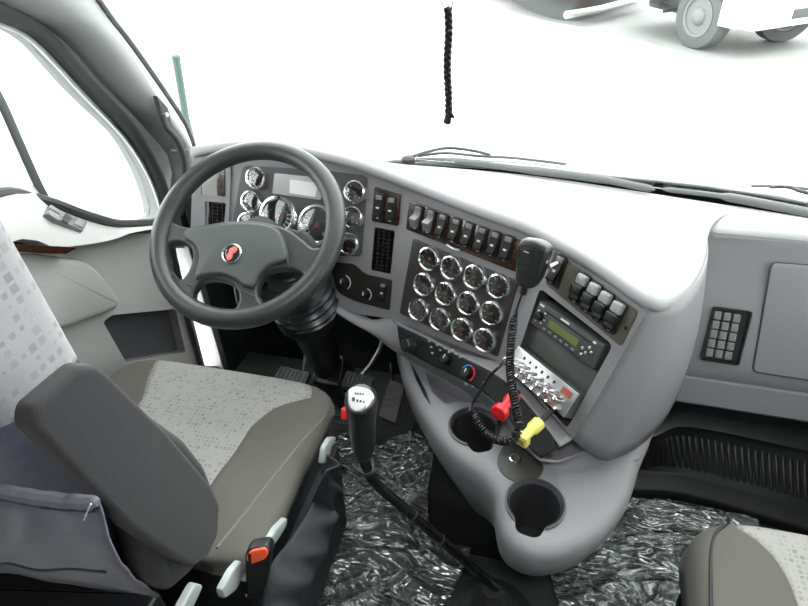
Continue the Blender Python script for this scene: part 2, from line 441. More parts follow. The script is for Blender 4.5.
b = MB(); b.grid([[V((-q.x, q.y, q.z)) for q in r_] for r_ in rows]); struct(b.build('trim_2', M['pillar'], mods=[SOL(.004, -1)]))
# seam between pillar cover and header cover
b = MB(); b.tube([rows[i][7]+V((.003, -.001, 0)) for i in range(1, 11)], .0022, 6)
# windshield edge seal along pillar
b = MB(); b.tube([q+V((.0, .004, 0)) for q in Rc], .009, 8); struct(b.build('trim_5', M['seal']))

# assist strap bracket at the pillar foot: dark recessed bezel with a tube handle
t = thing('grab_handle', 'slim dark grab handle in a recessed bezel at the foot of the windshield pillar', 'handle', on(0, -.87, 178, 160))
P_ = [on(0, -.862, *q) for q in [(157, 96), (168, 108), (173, 132), (165, 122)]]
b = MB(); b.add(P_+[q+V((-.012, .0, 0)) for q in P_], [[0, 1, 2, 3], [7, 6, 5, 4], [0, 4, 5, 1], [1, 5, 6, 2], [2, 6, 7, 3], [3, 7, 4, 0]]); b.build('bezel', M['seal'], t)
b = MB(); b.tube(cr([on(0, -.85, *q) for q in [(163, 114), (166, 126), (176, 138), (182, 152), (184, 172), (183, 196), (180, 215)]], 6), .0085, 8, flat_=((1, 0, 0), .8)); b.build('grip', M['seal'], t)
b = MB(); b.lathe(raw(on(0, -.85, 165, 115), (0, 1, 0), (0, 0, 1)), [(.006, 0), (.006, .006), (.003, .008)], 12); lab(b.build('screw', M['satin'], t), 'bright screw head')

# ------------------------------------------------------------------ driver's door
door = thing('door_1', 'driver door', 'door', (-.95, .9, .1)); del door['category']; del door['label']; door['kind'] = 'structure'
xp = -.935
def D(x, y, off=0): return on(0, xp+off, x, y)
FD = wallframe(xp)
# lower trim panel with map pocket opening
low = [(-.1, .05), FD.px(196, 362), FD.px(185, 330), FD.px(172, 262), FD.px(163, 232), FD.px(130, 234), FD.px(70, 246), FD.px(0, 245), (.2, .98), (-.1, .98)]
pock = rpoly([FD.px(103, 322), FD.px(112, 315), FD.px(176, 309), FD.px(186, 352), FD.px(126, 362)], [.01, .012, .012, .01, .01], 3)
b = MB(); b.plate(FD, low, [pock], -.03, 0); b.build('door_panel', M['light'], door)
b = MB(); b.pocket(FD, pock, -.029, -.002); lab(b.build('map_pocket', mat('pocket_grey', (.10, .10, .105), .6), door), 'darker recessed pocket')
# bulging sill (arm rest top) running under the window, falling towards the dash
top = [on(0, -.965, *q) for q in [(0, 188), (50, 203), (75, 214), (112, 226), (150, 226), (162, 222)]]
top = [V((-.965, .25, 1.0))]+top
bot = [on(0, -.895, *q) for q in [(0, 246), (50, 247), (75, 246), (112, 240), (131, 233), (160, 228)]]
bot = [V((-.895, .25, .92))]+bot
tc_, bc_ = resamp(cr(top, 6), 26), resamp(cr(bot, 6), 26)
rows = []
for k in range(9):
    q = k/8; rows.append([a.lerp(c_, q)+V((.022*math.sin(math.pi*q)*(1-i/30), 0, .016*math.sin(math.pi*q)*(1-i/34))) for i, (a, c_) in enumerate(zip(tc_, bc_))])
rows.append([V((-.94, q.y, q.z-.01)) for q in bc_])
b = MB(); b.grid(rows); b.build('door_sill', M['light'], door, mods=[SOL(.003, -1)])
# wood strip
wp = [D(10, 244, .055), D(50, 246, .055), D(70, 247, .055), D(77, 248, .055), D(66, 254, .055), D(45, 253.5, .055), D(10, 251, .055)]
b = MB(); b.add(wp+[q+V((-.02, 0, 0)) for q in wp], [[0, 1, 2, 3, 4, 5, 6], [13, 12, 11, 10, 9, 8, 7]]+[[i, (i+1) % 7, 7+(i+1) % 7, 7+i] for i in range(7)]); lab(b.build('wood_strip', M['wood'], door), 'glossy brown wood strip')
# padded insert
pd = rpoly([FD.px(-40, 262), FD.px(25, 254), FD.px(80, 260), FD.px(93, 270), FD.px(115, 299), FD.px(112, 308), FD.px(60, 327), FD.px(-40, 350)], [.02, .01, .03, .03, .02, .02, .02, .02], 4)
b = MB(); b.prism(FD, pd, .001, .020, .014, 4); b.build('door_pad', M['light'], door)
b = MB(); b.tube([FD.p(a, c_, .002) for a, c_ in pd], .0022, 6, closed=True); lab(b.build('pad_seam', M['plastic'], door), 'thin dark seam around the pad')
# switch panel: surface of the sill at these pixels
FS = raw(at(68, 220, (on(0, -.925, 68, 220)-CAM).dot(FW)), (at(90, 231, 1)-at(45, 209, 1)), (0, 0, 1))
S1, S2, S3, S4 = on(0, -.925, 45, 209), on(0, -.925, 91, 229), on(0, -.952, 87, 219), on(0, -.952, 52, 202)
FS = raw((S1+S2+S3+S4)/4, S2-S1, S4-S1)
def fsr(px): 
    return [FS.px(*q) for q in px]
sw = rpoly(fsr([(44.5, 215), (48, 206), (86, 223), (82, 232)]), .003)
b = MB(); b.prism(FS, sw, -.02, .004, .002); panel = b.build('switch_panel', M['lens'], door)
for q in ([(46, 209), (48, 206), (60, 213), (58, 216)], [(45.5, 215), (47, 211), (58, 218), (56, 222)], [(72, 225), (75, 219), (84, 224), (81, 230)]):
    b = MB(); b.prism(FS, inset(fsr(q), .001), .003, .007, .0015); lab(b.build('window_switch', M['clear'], panel), 'pale rocker')
b = MB(); b.prism(FS, fsr([(60, 222), (64, 214), (70, 219), (66, 225)]), .003, .0065, .001); lab(b.build('window_switch', M['seal'], panel), 'dark rocker')
# window frame seals
fr = [V((-.955, q[0], q[1])) for q in win]
b = MB(); b.tube(fr, .012, 8, closed=True); b.build('window_seal', M['seal'], door)
edge = [on(0, -.945, *q) for q in [(-30, 0), (0, 12), (40, 33), (88, 85), (132, 133), (155, 172), (166, 205), (170, 230)]]
b = MB(); b.tube(cr(edge, 5), .018, 8); b.build('door_seal', M['seal'], door)
b = MB(); b.tube(cr([q+V((-.006, -.018, -.012)) for q in edge], 5), .006, 8); lab(b.build('frame_trim', M['satin'], door), 'bright metal edge along the window frame')
# divider bar
b = MB(); b.tube(cr([on(0, -.965, *q) for q in [(-30, 45), (0, 100), (20, 145), (38, 185), (48, 203)]], 5), .011, 8, flat_=((1, 0, 0), .6)); lab(b.build('divider_bar', M['bar'], door), 'grey slanted bar')
# white body jamb behind the door edge, dark strip
b = MB(); J = [on(0, -.955, *q) for q in [(186, 240), (190, 240), (230, 372), (224, 372)]]
b.add(J+[q+V((-.03, 0, 0)) for q in J], [[0, 1, 2, 3], [7, 6, 5, 4], [0, 4, 5, 1], [1, 5, 6, 2], [2, 6, 7, 3], [3, 7, 4, 0]]); struct(b.build('trim_6', M['white']))
b = MB(); b.tube([on(0, -.925, *q) for q in [(170, 232), (182, 300), (202, 372)]], .008, 8); struct(b.build('trim_7', M['seal']))
# kick panel right of the jamb, in front of the pedals
b = MB(); b.box(wallframe(-.925), 1.36, 1.60, 0, .68, -.02, 0); struct(b.build('trim_8', M['blackm']))

# mirror arm outside the door window
b = MB(); b.tube([V((-1.55, 1.42, .93)), V((-1.12, 1.20, .95))], .012, 8)
g0 = [on(0, -1.3, *q) for q in [(-60, 190), (22, 189)]]
b = MB(); b.tube(g0, .014, 8, flat_=((0, 0, 1), .5)); b.tube([g0[0], g0[0]+V((.3, -.12, 0.02))], .012, 8)
tag(b.build('mirror_bracket', M['bar']), 'short grey bracket seen through the rear part of the door window', 'bracket')
# ================================================================== dashboard
dash = thing('dashboard', 'wraparound grey truck dashboard with round chrome gauges and rows of rocker switches', 'dashboard', (0, 1.1, .5))
def corner(Fa, Fb, x, y):  # point on both planes nearest the sight line
    d = Fa.n.cross(Fb.n).normalized()
    if d.z < 0: d = -d
    P0 = Fb.hit(x, y)
    # solve for point on intersection line closest
    n1, n2 = Fa.n, Fb.n; d1, d2 = n1.dot(Fa.O), n2.dot(Fb.O)
    cc = (n1*d2*0)
    A_ = Matrix((n1, n2, d)); q = A_.inverted() @ V((d1, d2, d.dot(P0)))
    return q
cAB_t = corner(FA, FB, 403, 184); cAB_b = corner(FA, FB, 394, 320)
cBC_t = corner(FB, FC, 549, 242); cBC_b = corner(FB, FC, 503, 366)
def loc(F, P): d = P-F.O; return (d.dot(F.u), d.dot(F.v))
def cutplate(F, pts, holes, c0=-.012, c1=0): 
    bb = MB(); bb.plate(F, pts, holes, c0, c1); return bb
# openings
ventR = rpoly(FA.pxs([(374.5, 227), (395, 231), (390.5, 274), (371, 270)]), .004)
ventL = rpoly(FA.pxs([(209, 200), (227, 203), (225, 228), (208, 226)]), .003)
recC = rpoly(FC.pxs([(540, 288), (613, 345), (567, 429), (513, 368)]), [.012, .012, .012, .02])
Apts = [FA.px(193, 158), FA.px(228, 151), FA.px(275, 150), FA.px(335, 162), FA.px(372, 173), loc(FA, cAB_t), loc(FA, cAB_b), FA.px(345, 312), FA.px(333, 296), FA.px(322, 262), FA.px(225, 250), FA.px(190, 245)]
b = MB()
b.plate(FA, Apts, [ventR, ventL], -.010, 0)
Bpts = [loc(FB, cAB_t), loc(FB, cBC_t), loc(FB, cBC_b), loc(FB, cAB_b)]
b.plate(FB, Bpts, [], -.010, 0)
tipR = FC.hit(649, 305); botR = FC.hit(573, 439)
Cpts = [loc(FC, cBC_t), loc(FC, tipR), loc(FC, botR), FC.px(543, 408), loc(FC, cBC_b)]
b.plate(FC, Cpts, [recC], -.010, 0)
b.build('dash_face', M['plastic'], dash, ang=25)
# recess for the radios
b = MB(); b.pocket(FC, recC, -.075, -.001); lab(b.build('radio_recess', mat('recess_grey', (.085, .09, .085), .5, bump=(900, .1)), dash), 'dark grey green recess')
for nm, F, lp in (('right', FA, ventR), ('left', FA, ventL)):
    b = MB(); b.pocket(F, lp, -.05, -.001); v_ = b.build('air_vent', M['black'], dash)
    cx = sum(p[0] for p in lp)/len(lp); cy = sum(p[1] for p in lp)/len(lp)
    hw = (max(p[0] for p in lp)-min(p[0] for p in lp))/2-.004; hh = (max(p[1] for p in lp)-min(p[1] for p in lp))/2-.003
    n = 11 if nm == 'right' else 7
    b = MB()
    for k in range(n):
        y_ = cy-hh+2*hh*(k+.5)/n; b.box(F, cx-hw*.85, cx+hw*.85, y_-.001, y_+.001, -.014, -.003)
    for k in range(3):
        x_ = cx-hw*.6+hw*.6*k; b.box(F, x_-.0012, x_+.0012, cy-hh, cy+hh, -.012, -.001)
    lab(b.build('vent_slats', M['dark'], v_), 'dark slats')
# thin grey mullion rings round the sub panels (raised frames)
def ring(F, px, r, h=.003, w=.004, m='plastic'):
    lp = F.pxs(px); o_ = rpoly(lp, r); i_ = inset(o_, w); b = MB(); b.plate(F, o_, [i_], 0, h); return b

# ---- top pad -----------------------------------------------------
lip = [FA.hit(193, 153), FA.hit(228, 147), FA.hit(275, 147), FA.hit(335, 159), FA.hit(372, 170), cAB_t+FA.v*.004,
       FB.hit(470, 208), FB.hit(520, 226), cBC_t+FB.v*.004, FC.hit(600, 270), FC.hit(649, 303)]
lip = [p+V((0, -.008, .004)) for p in lip]
G_top = FG.hit(712, 234)
sideT = [at(672, 302, 1.00), at(688, 290, 1.04), at(700, 272, 1.10), at(706, 252, 1.19), G_top+V((-.015, 0, 0))]
pas = [FG.hit(760, 237), FG.hit(808, 241), FG.hit(900, 249), V((.93, 1.235, .80))]
front = lip+sideT+[G_top]+pas
fc_ = resamp(cr(front, 5), 90)
WBc = [q for q in WB if q.x > -.84]
Wl = resamp([q+V((0, -.012, -.012)) for q in WBc], 90)
rows = [[p+V((0, .012, -.018)) for p in fc_], [p+V((0, -.004, -.010)) for p in fc_], [p+V((0, -.006, -.002)) for p in fc_], [p+V((0, 0, .006)) for p in fc_]]
def lipn(i): return fc_[i]+V((0, .010, .010))
for k in range(13):
    t = k/12
    row = []
    for i in range(90):
        a = lipn(i); e = Wl[min(89, i)]
        p = a.lerp(e, t)
        row.append(p+V((0, 0, .012*math.sin(math.pi*t))))
    rows.append(row)
b = MB(); b.grid(rows); b.build('dash_pad', M['padtop'], dash, mods=[SOL(.006, -1)], ang=60)
# ---- right flank of the instrument wing and passenger side ---------
T_ = cr([tipR+V((0, 0, .002))]+sideT, 6)
sideB = [botR, at(590, 452, 1.13), at(610, 458, 1.14), at(640, 443, 1.19), at(662, 420, 1.25), at(676, 395, 1.33)]
B_ = cr(sideB, 6)
T_, B_ = resamp(T_, 28), resamp(B_, 28)
rows = []
for k in range(11):
    t = k/10
    rows.append([a.lerp(c_, t)+(V((.9, -.45, 0)).normalized()*(.018*math.sin(math.pi*t)*min(1, i/5))) for i, (a, c_) in enumerate(zip(T_, B_))])
b = MB(); b.grid(rows); b.build('wing_side', M['plastic'], dash, mods=[SOL(.004, 1)], ang=60)
# passenger face
gl = FG.px(706, 240); 
def gp(a, b_): return FG.p(a, b_)
rows = []
prof = [(.315, .004), (.30, -.002), (.20, .004), (.10, .008), (.03, .006), (.002, .0), (-.004, -.006), (-.010, 0), (-.03, -.004), (-.066, -.010), (-.075, -.03), (-.06, -.10)]
for bb_, cc in prof:
    rows.append([FG.p(a, bb_, cc+(.0 if a > 0 else .0)) for a in (-.07, -.03, 0, .05, .1, .15, .2, .3, .4, .50)])
b = MB(); b.grid(rows); b.build('passenger_panel', M['plastic'], dash, mods=[SOL(.004, 0)], ang=50)
gb = rpoly([FG.px(752, 371, .006), FG.px(771, 262, .006), (.46, FG.px(771, 262, .006)[1]+.01), (.46, FG.px(752, 371)[1]-.002)], .012)
b = MB(); b.prism(FG, gb, -.004, .0125, .003); gbx = b.build('glove_box_door', M['plastic'], dash)
b = MB(); b.tube([FG.p(a, c_, .010) for a, c_ in gb], .0022, 6, closed=True); lab(b.build('shut_line', M['seal'], gbx), 'thin dark shut line')
# number pad
kp = rpoly(FG.pxs([(712.5, 306), (752, 311), (738, 365), (699, 359)], .008), .007)
b = MB(); b.plate(FG, kp, [inset(kp, .004)], .004, .017); b.pocket(FG, inset(kp, .004), .0115, .0165); pad = b.build('button_pad', M['black'], dash)
k00, k10, k01 = V(FG.px(717, 315, .01)), V(FG.px(736, 318, .01)), V(FG.px(709, 352, .01))
du, dv = (k10-k00)/2, (k01-k00)/4
for i in range(3):
    for j in range(5):
        c_ = k00+du*i+dv*j
        b = MB(); b.box(FG, c_.x-.0072, c_.x+.0072, c_.y-.0088, c_.y+.0088, .011, .0175, .0015, .002); b.build('button', M['lens'], pad)
# ---- lower dash band under the cluster, down to the centre stack ----
a_top = [FA.hit(318, 262), FA.hit(326, 290), FA.hit(336, 303), FA.hit(352, 313), FA.hit(372, 320), cAB_b, FB.hit(420, 333), FB.hit(460, 352), cBC_b]
a_bot = [at(320, 264, 1.47), at(325, 290, 1.465), at(334, 308, 1.455), at(353, 322, 1.445), at(376, 336, 1.43), at(397, 352, 1.42), at(425, 362, 1.38), at(462, 382, 1.33), at(505, 412, 1.26)]
tt, bb_ = resamp(cr(a_top, 5), 40), resamp(cr(a_bot, 5), 40)
rows = [[a.lerp(c_, k/6)+V((0, -.012*math.sin(math.pi*k/6), 0)) for a, c_ in zip(tt, bb_)] for k in range(7)]
rows.append([c_+V((0, .04, .0)) for c_ in bb_])
b = MB(); b.grid(rows); b.build('lower_trim', M['plastic'], dash, mods=[SOL(.004, 0)], ang=50)

# ---- climate strip ---------------------------------------------------
sT = [at(399, 326, 1.395), at(425, 338, 1.35), at(450, 351, 1.30), at(478, 365, 1.25), at(500, 378, 1.215), at(520, 396, 1.175), at(540, 420, 1.135), at(560, 447, 1.09)]
sB = [at(402, 347, 1.385), at(420, 358, 1.35), at(442, 369, 1.31), at(466, 381, 1.26), at(486, 393, 1.22), at(504, 411, 1.18), at(520, 433, 1.14), at(538, 459, 1.09)]
st, sb = resamp(cr(sT, 6), 44), resamp(cr(sB, 6), 44)
rows = []
for k in range(9):
    t = k/8
    row = []
    for i in range(44):
        e = i/43; sh = 1-max(0, (e-.93)/.07)**2*.35 if e > .93 else 1
        tt_ = .5+(t-.5)*sh
        row.append(st[i].lerp(sb[i], tt_)+V((-.35, -.75, .3))*.004)
    rows.append(row)
b = MB(); b.grid(rows); clim = b.build('climate_panel', M['blackm'], dash, mods=[SOL(.006, 0)])
# bands above and below the strip
b = MB(); 
up_edge = [cAB_b, FB.hit(425, 335), FB.hit(460, 352), cBC_b, FC.hit(520, 380, 0), FC.hit(545, 408), botR]
ue = resamp(cr(up_edge, 6), 44)
b.grid([[a.lerp(c_, k/4) for a, c_ in zip(ue, st)] for k in range(5)])
b.build('stack_trim', M['plastic'], dash, mods=[SOL(.004, 0)], ang=60)
def sf(x, y, w, yaw=38, tilt=35):  # small frame on the strip
    return Frame(at(x, y, w), yaw, tilt)
def knob(F, r, h, parent, mk='black', pointer=True, name='knob'):
    b = MB(); b.lathe(F, [(r*1.1, -.004), (r*1.1, .002), (r, .004), (r*.9, h*.9), (r*.75, h)], 28)
    k = b.build(name, M[mk], parent)
    if pointer:
        b = MB(); b.box(F, -.0012, .0012, r*.1, r*.85, h-.001, h+.0008); lab(b.build('pointer', M['print'], k), 'white pointer mark')
    return k
knob(sf(411, 346, 1.335), .0155, .022, clim, pointer=False)
def arc(F, r0, r1, a0, a1, c=.0005, n=16):
    b = MB(); p = [(r1*math.cos(R(a0+(a1-a0)*k/n)), r1*math.sin(R(a0+(a1-a0)*k/n))) for k in range(n+1)]
    p += [(r0*math.cos(R(a1+(a0-a1)*k/n)), r0*math.sin(R(a1+(a0-a1)*k/n))) for k in range(n+1)]
    b.prism(F, p, -.001, c+.0008); return b
for (x, y, w) in ((447, 359, 1.292), (468, 373, 1.25)):
    F = sf(x, y, w); knob(F, .0115, .014, clim)
F = sf(468, 373, 1.245)
lab(arc(F, .015, .0175, 90, 190).build('cold_scale', M['blue'], clim), 'blue arc'); lab(arc(F, .015, .0175, -40, 88).build('heat_scale', M['red'], clim), 'red arc')
for (x, y, w) in ((429, 341, 1.325), (431, 347, 1.325), (432, 353, 1.32), (437, 345, 1.31), (440, 350, 1.305), (445, 348, 1.30), (449, 352, 1.29), (453, 350, 1.285), (456, 354, 1.28), (460, 357, 1.27)):
    F = sf(x, y, w); b = MB(); b.box(F, -.0022, .0022, -.0016, .0016, -.003, .0012); lab(b.build('symbol', M['print2'], clim), 'small white symbol')
for (x, y, w) in ((436, 365, 1.32), (449, 371, 1.295), (454, 373, 1.285), (466, 384, 1.26), (473, 386, 1.245), (484, 383, 1.225)):
    F = sf(x, y, w); b = MB(); b.box(F, -.003, .003, -.002, .002, -.003, .0012); lab(b.build('symbol', M['print2'], clim), 'small white symbol')

# ---- gauges -----------------------------------------------------------
def gauge(F, a, b_, r, ang, parent, ticks=9, big=False, tip_=0, face='dial'):
    f = F.sub(a, b_)
    if tip_: f = raw(f.O, f.u, f.v+f.n*-.0+F.n*(-tip_))
    b = MB(); b.lathe(f, [(r*.9, .0), (r*.9, .0045)], 36, cap0=False)
    b.mi(1); 
    for k in range(ticks):
        t = R(225-270*k/(ticks-1)); c_, s_ = math.cos(t), math.sin(t)
        r0, r1, w = r*.58, r*.74, r*.035
        b.add([f.p(c_*r0-s_*w, s_*r0+c_*w, .005), f.p(c_*r1-s_*w, s_*r1+c_*w, .005), f.p(c_*r1+s_*w, s_*r1-c_*w, .005), f.p(c_*r0+s_*w, s_*r0-c_*w, .005)], [[0, 1, 2, 3]])
        if big:
            rr = r*.52; b.add([f.p(c_*rr-.002, s_*rr-.0025, .005), f.p(c_*rr+.002, s_*rr-.0025, .005), f.p(c_*rr+.002, s_*rr+.0025, .005), f.p(c_*rr-.002, s_*rr+.0025, .005)], [[0, 1, 2, 3]])
    if not big:
        b.mi(2); b.box(f, -r*.10, r*.10, -r*.52, -r*.34, .0045, .0052)
    g = b.build('gauge', [M[face], M['print'], M['orange']], parent)
    b = MB(); b.lathe(f, [(r*.72, .005), (r*.76, .010), (r*.84, .0135), (r*.95, .0125), (r*1.03, .007), (r*1.05, 0)], 40, cap0=False, cap1=False); lab(b.build('bezel', M['chrome'], g), 'polished chrome bezel')
    b = MB(); t = R(ang); c_, s_ = math.cos(t), math.sin(t)
    b.prism(f, [(c_*r*.62, s_*r*.62), (-s_*r*.04-c_*r*.12, c_*r*.04-s_*r*.12), (s_*r*.04-c_*r*.12, -c_*r*.04-s_*r*.12)], .006, .0068); b.lathe(f, [(r*.13, .006), (r*.12, .008)], 14)
    lab(b.build('needle', M['orange'], g), 'orange needle')
    b = MB(); b.lathe(f, [(r*.79, .0098), (r*.6, .0106), (r*.3, .0112), (r*.02, .0115)], 32, cap0=False); b.build('glass', M['gglass'], g)
    return g
# central gauge panel
gpn = rpoly(FB.pxs([(411, 238), (512, 281), (501, 357), (401, 313)]), .006)
gpn = rpoly(FB.pxs([(413.5, 238), (519, 281), (498, 357), (400, 313)]), .006)
b = MB(); b.prism(FB, gpn, -.002, .003, .0015); gp_ = b.build('gauge_panel', mat('gauge_plate', (.040, .038, .035), .35, bump=(1200, .1)), dash)
GX = [.088, .148, .208, .2665]; GY = [.034, -.026, -.087]
n_ = 0
for j, gy in enumerate(GY):
    for i, gx in enumerate(GX):
        gauge(FB, gx+.004, gy, .0275, random.choice([200, 215, 160, 225, 150, 240]), dash, 7+(i+j) % 3)
# corner screws on the plate
for q in ((419, 243), (496, 352), (404, 311)):
    a, c_ = FB.px(*q); b = MB(); b.lathe(FB.sub(a, c_), [(.0022, .002), (.0022, .0042), (.001, .0045)], 10); b.build('screw', M['black'], gp_)
# driver cluster
cl = rpoly(FA.pxs([(243, 165), (332, 171), (368, 176), (362, 256), (335, 256), (300, 262), (228, 250)]), [.02, .03, .015, .01, .01, .01, .01], 5)
b = MB(); b.prism(FA, cl, -.002, .003, .0015); b.build('cluster_panel', M['cluster'], dash)
gauge(FA, *FA.px(279, 216), .050, 215, dash, 15, True, .15); gauge(FA, *FA.px(318, 225), .050, 225, dash, 15, True, .15)
for q in ((257.5, 178), (252.5, 201.5), (249, 223), (356, 192), (353.5, 217.5), (349.5, 243.5)):
    gauge(FA, *FA.px(*q), .0268, 200, dash, 7, False, .15)
dp = rpoly(FA.pxs([(275.5, 173), (325, 178), (321.5, 200), (273.5, 193.5)]), .003)
b = MB(); b.prism(FA, dp, .002, .006, .001); lab(b.build('message_display', M['lcdoff'], dash), 'silver grey trip display')
ds = FA.pxs([(290, 179.5), (318, 183), (315, 197), (289.5, 193)], .006)
b = MB(); b.prism(FA, ds, .005, .0068); lab(b.build('display_window', M['lcdlit'], dash), 'pale display window')
# wood accent left of cluster, with its light plate
p_ = rpoly(FA.pxs([(203, 162), (229, 163), (227, 197), (201, 195)]), .004)
b = MB(); b.prism(FA, p_, -.002, .003, .001); lab(b.build('accent_plate', M['clear'], dash), 'pale glossy plate')
p_ = rpoly(FA.pxs([(217, 162), (226, 163), (226, 196), (218.5, 195.5)]), .002)
b = MB(); b.prism(FA, p_, .0, .006, .001); lab(b.build('wood_strip', M['wood'], dash), 'dark red wood strip')
b = MB(); lp = rpoly(FA.pxs([(199, 157), (232, 160), (230, 229), (204, 228)]), .006); mid = FA.pxs([(203, 163), (229, 165), (227, 197), (202, 195)]); m2 = FA.pxs([(206, 201), (227, 203), (225, 227), (206, 226)])
b.plate(FA, lp, [rpoly(mid, .004), rpoly(m2, .004)], .0, .0045); b.build('vent_frame', M['plastic'], dash)

# ---- rocker switches ------------------------------------------------------
def rocker(F, a, b_, w, h, parent, flip=0, guard=False, body='dark', tip='lens'):
    f = F.sub(a, b_)
    b = MB(); b.box(f, -w/2, w/2, -h/2, h/2, 0, .004, w*.25, .001); s_ = b.build('rocker_switch', M[body], parent)
    b = MB(); w2 = w*.36
    if flip: pr = [(-h*.38, .004), (-h*.38, .010), (-h*.05, .020), (0, .018), (h*.12, .006), (h*.38, .005)]
    else: pr = [(-h*.38, .012), (-h*.30, .014), (0, .008), (h*.32, .006), (h*.38, .004), (h*.38, .003)]
    rows = []
    for e in (-w2, w2): rows.append([f.p(e, y_, c_) for y_, c_ in pr])
    n = len(pr); vs = rows[0]+rows[1]+[f.p(-w2, y_, .002) for y_, c_ in pr]+[f.p(w2, y_, .002) for y_, c_ in pr]
    fs = [[i, i+1, n+i+1, n+i] for i in range(n-1)]+[[i+1, i, 2*n+i, 2*n+i+1] for i in range(n-1)]+[[n+i, n+i+1, 3*n+i+1, 3*n+i] for i in range(n-1)]+[[0, n, 3*n, 2*n], [n-1, 2*n-1, 4*n-1, 3*n-1]]
    b.add(vs, fs); lab(b.build('rocker', M['lens'] if flip else M['black'], s_), 'raised grey paddle' if flip else 'black paddle')
    b = MB(); b.box(f, -w*.32, w*.32, h*.26, h*.44, .004, .0075, w*.1, .001); lab(b.build('lamp_lens', M[tip], s_), 'grey label lens')
    b = MB(); b.box(f, -w*.14, w*.14, -h*.06, h*.0, .009, .0115); b.box(f, -w*.12, w*.12, -h*.44, -h*.40, .0035, .0046); lab(b.build('mark', M['print'], s_), 'white mark')
    if guard:
        b = MB(); b.box(f, -w*.42, w*.42, h*.14, h*.47, .005, .014, w*.15, .003); lab(b.build('guard', M['clear'], s_), 'pale clear flip guard')
        b = MB(); b.box(f, -w*.47, w*.47, -h*.18, h*.14, .005, .019, w*.15, .003); lab(b.build('guard_grip', M['black'], s_), 'black guard lip')
    return s_
# two by the vent
p_ = rpoly(FA.pxs([(374.5, 186.5), (401.5, 194.5), (399, 226), (372, 221)]), .005)
b = MB(); b.prism(FA, p_, -.002, .003, .001); lab(b.build('switch_plate', M['wood'], dash), 'small wood grained switch plate')
F = FA.sub(0, 0, .003)
for q in ((379.5, 206.5), (391.8, 209.5)): rocker(F, *FA.px(*q), .0235, .060, dash)
# row of eight
p_ = rpoly(FB.pxs([(410, 200), (532, 244), (516, 272), (406.5, 229)]), .005)
b = MB(); b.prism(FB, p_, -.002, .003, .001); lab(b.build('switch_plate', M['wood'], dash), 'long wood grained switch plate')
F = FB.sub(0, 0, .003)
for i, q in enumerate([(418.5, 217.5), (431, 221.5), (443, 226), (456, 230.5), (469, 235), (482, 239.7), (495, 244), (508, 248.5)]):
    rocker(F, *FB.px(*q), .0235, .056, dash, flip=i < 2)
b = MB(); b.tube(cr([FB.hit(447, 244.5, .008), FB.hit(453, 248.5, .010), FB.hit(460, 250, .008)], 4), .0028, 6); lab(b.build('clip', M['satin'], dash), 'bright metal clip')
# right wing
p_ = rpoly(FC.pxs([(554.5, 251), (638.5, 311.5), (621.5, 346.5), (546, 283.5)]), .006)
b = MB(); b.prism(FC, p_, -.002, .003, .001); lab(b.build('switch_plate', M['olive'], dash), 'olive brown switch plate')
p_ = rpoly(FC.pxs([(555, 252), (567.5, 261), (558, 290), (547, 282)], .003), .004)
b = MB(); b.prism(FC, p_, .002, .0045, .001); b.build('switch_surround', M['black'], dash)
F = FC.sub(0, 0, .003)
rocker(F, *FC.px(557.5, 270, .003), .026, .060, dash)
a, c_ = FC.px(569, 282, .003); b = MB(); b.box(F, a-.012, a+.012, c_-.029, c_+.029, 0, .003, .006, .001); b.build('blank_cover', M['olive'], dash)
for q in ((581, 289), (592.5, 298), (604, 307), (616, 317)): rocker(F, *FC.px(*q, .003), .026, .060, dash, guard=True)
a, c_ = FC.px(626, 328, .003); b = MB(); b.lathe(FC.sub(a, c_), [(.0035, .002), (.0035, .0045), (.0015, .0048)], 12); b.build('screw', M['black'], dash)
# light / wiper control panel
p_ = rpoly(FA.pxs([(330, 262), (354, 263.5), (366, 274), (392.5, 280), (390, 310), (355, 301), (337, 292)]), [.004, .01, .008, .005, .005, .03, .02], 5)
b = MB(); b.prism(FA, p_, -.002, .003, .001); cp = b.build('control_panel', M['dark'], dash)
for q, r_ in (((344, 282), .0155), ((366, 294), .0125)):
    f = FA.sub(*FA.px(*q), .003); knob(f, r_*.75, .016, cp)
    lab(arc(f, r_*1.12, r_*1.25, -50, 75).build('dial_scale', M['print'], cp), 'white arc')
f = FA.sub(*FA.px(383.5, 291.5), .003); rocker(f, 0, 0, .018, .046, cp)
# lower-left lock: trim between glare shield and panels (raised lip line)
b = MB(); b.tube([FA.hit(335, 165, .002), FA.hit(370, 177, .002), cAB_t+V((0, -.002, -.012))], .0015, 6)
for q in ((409, 188, FA),): pass
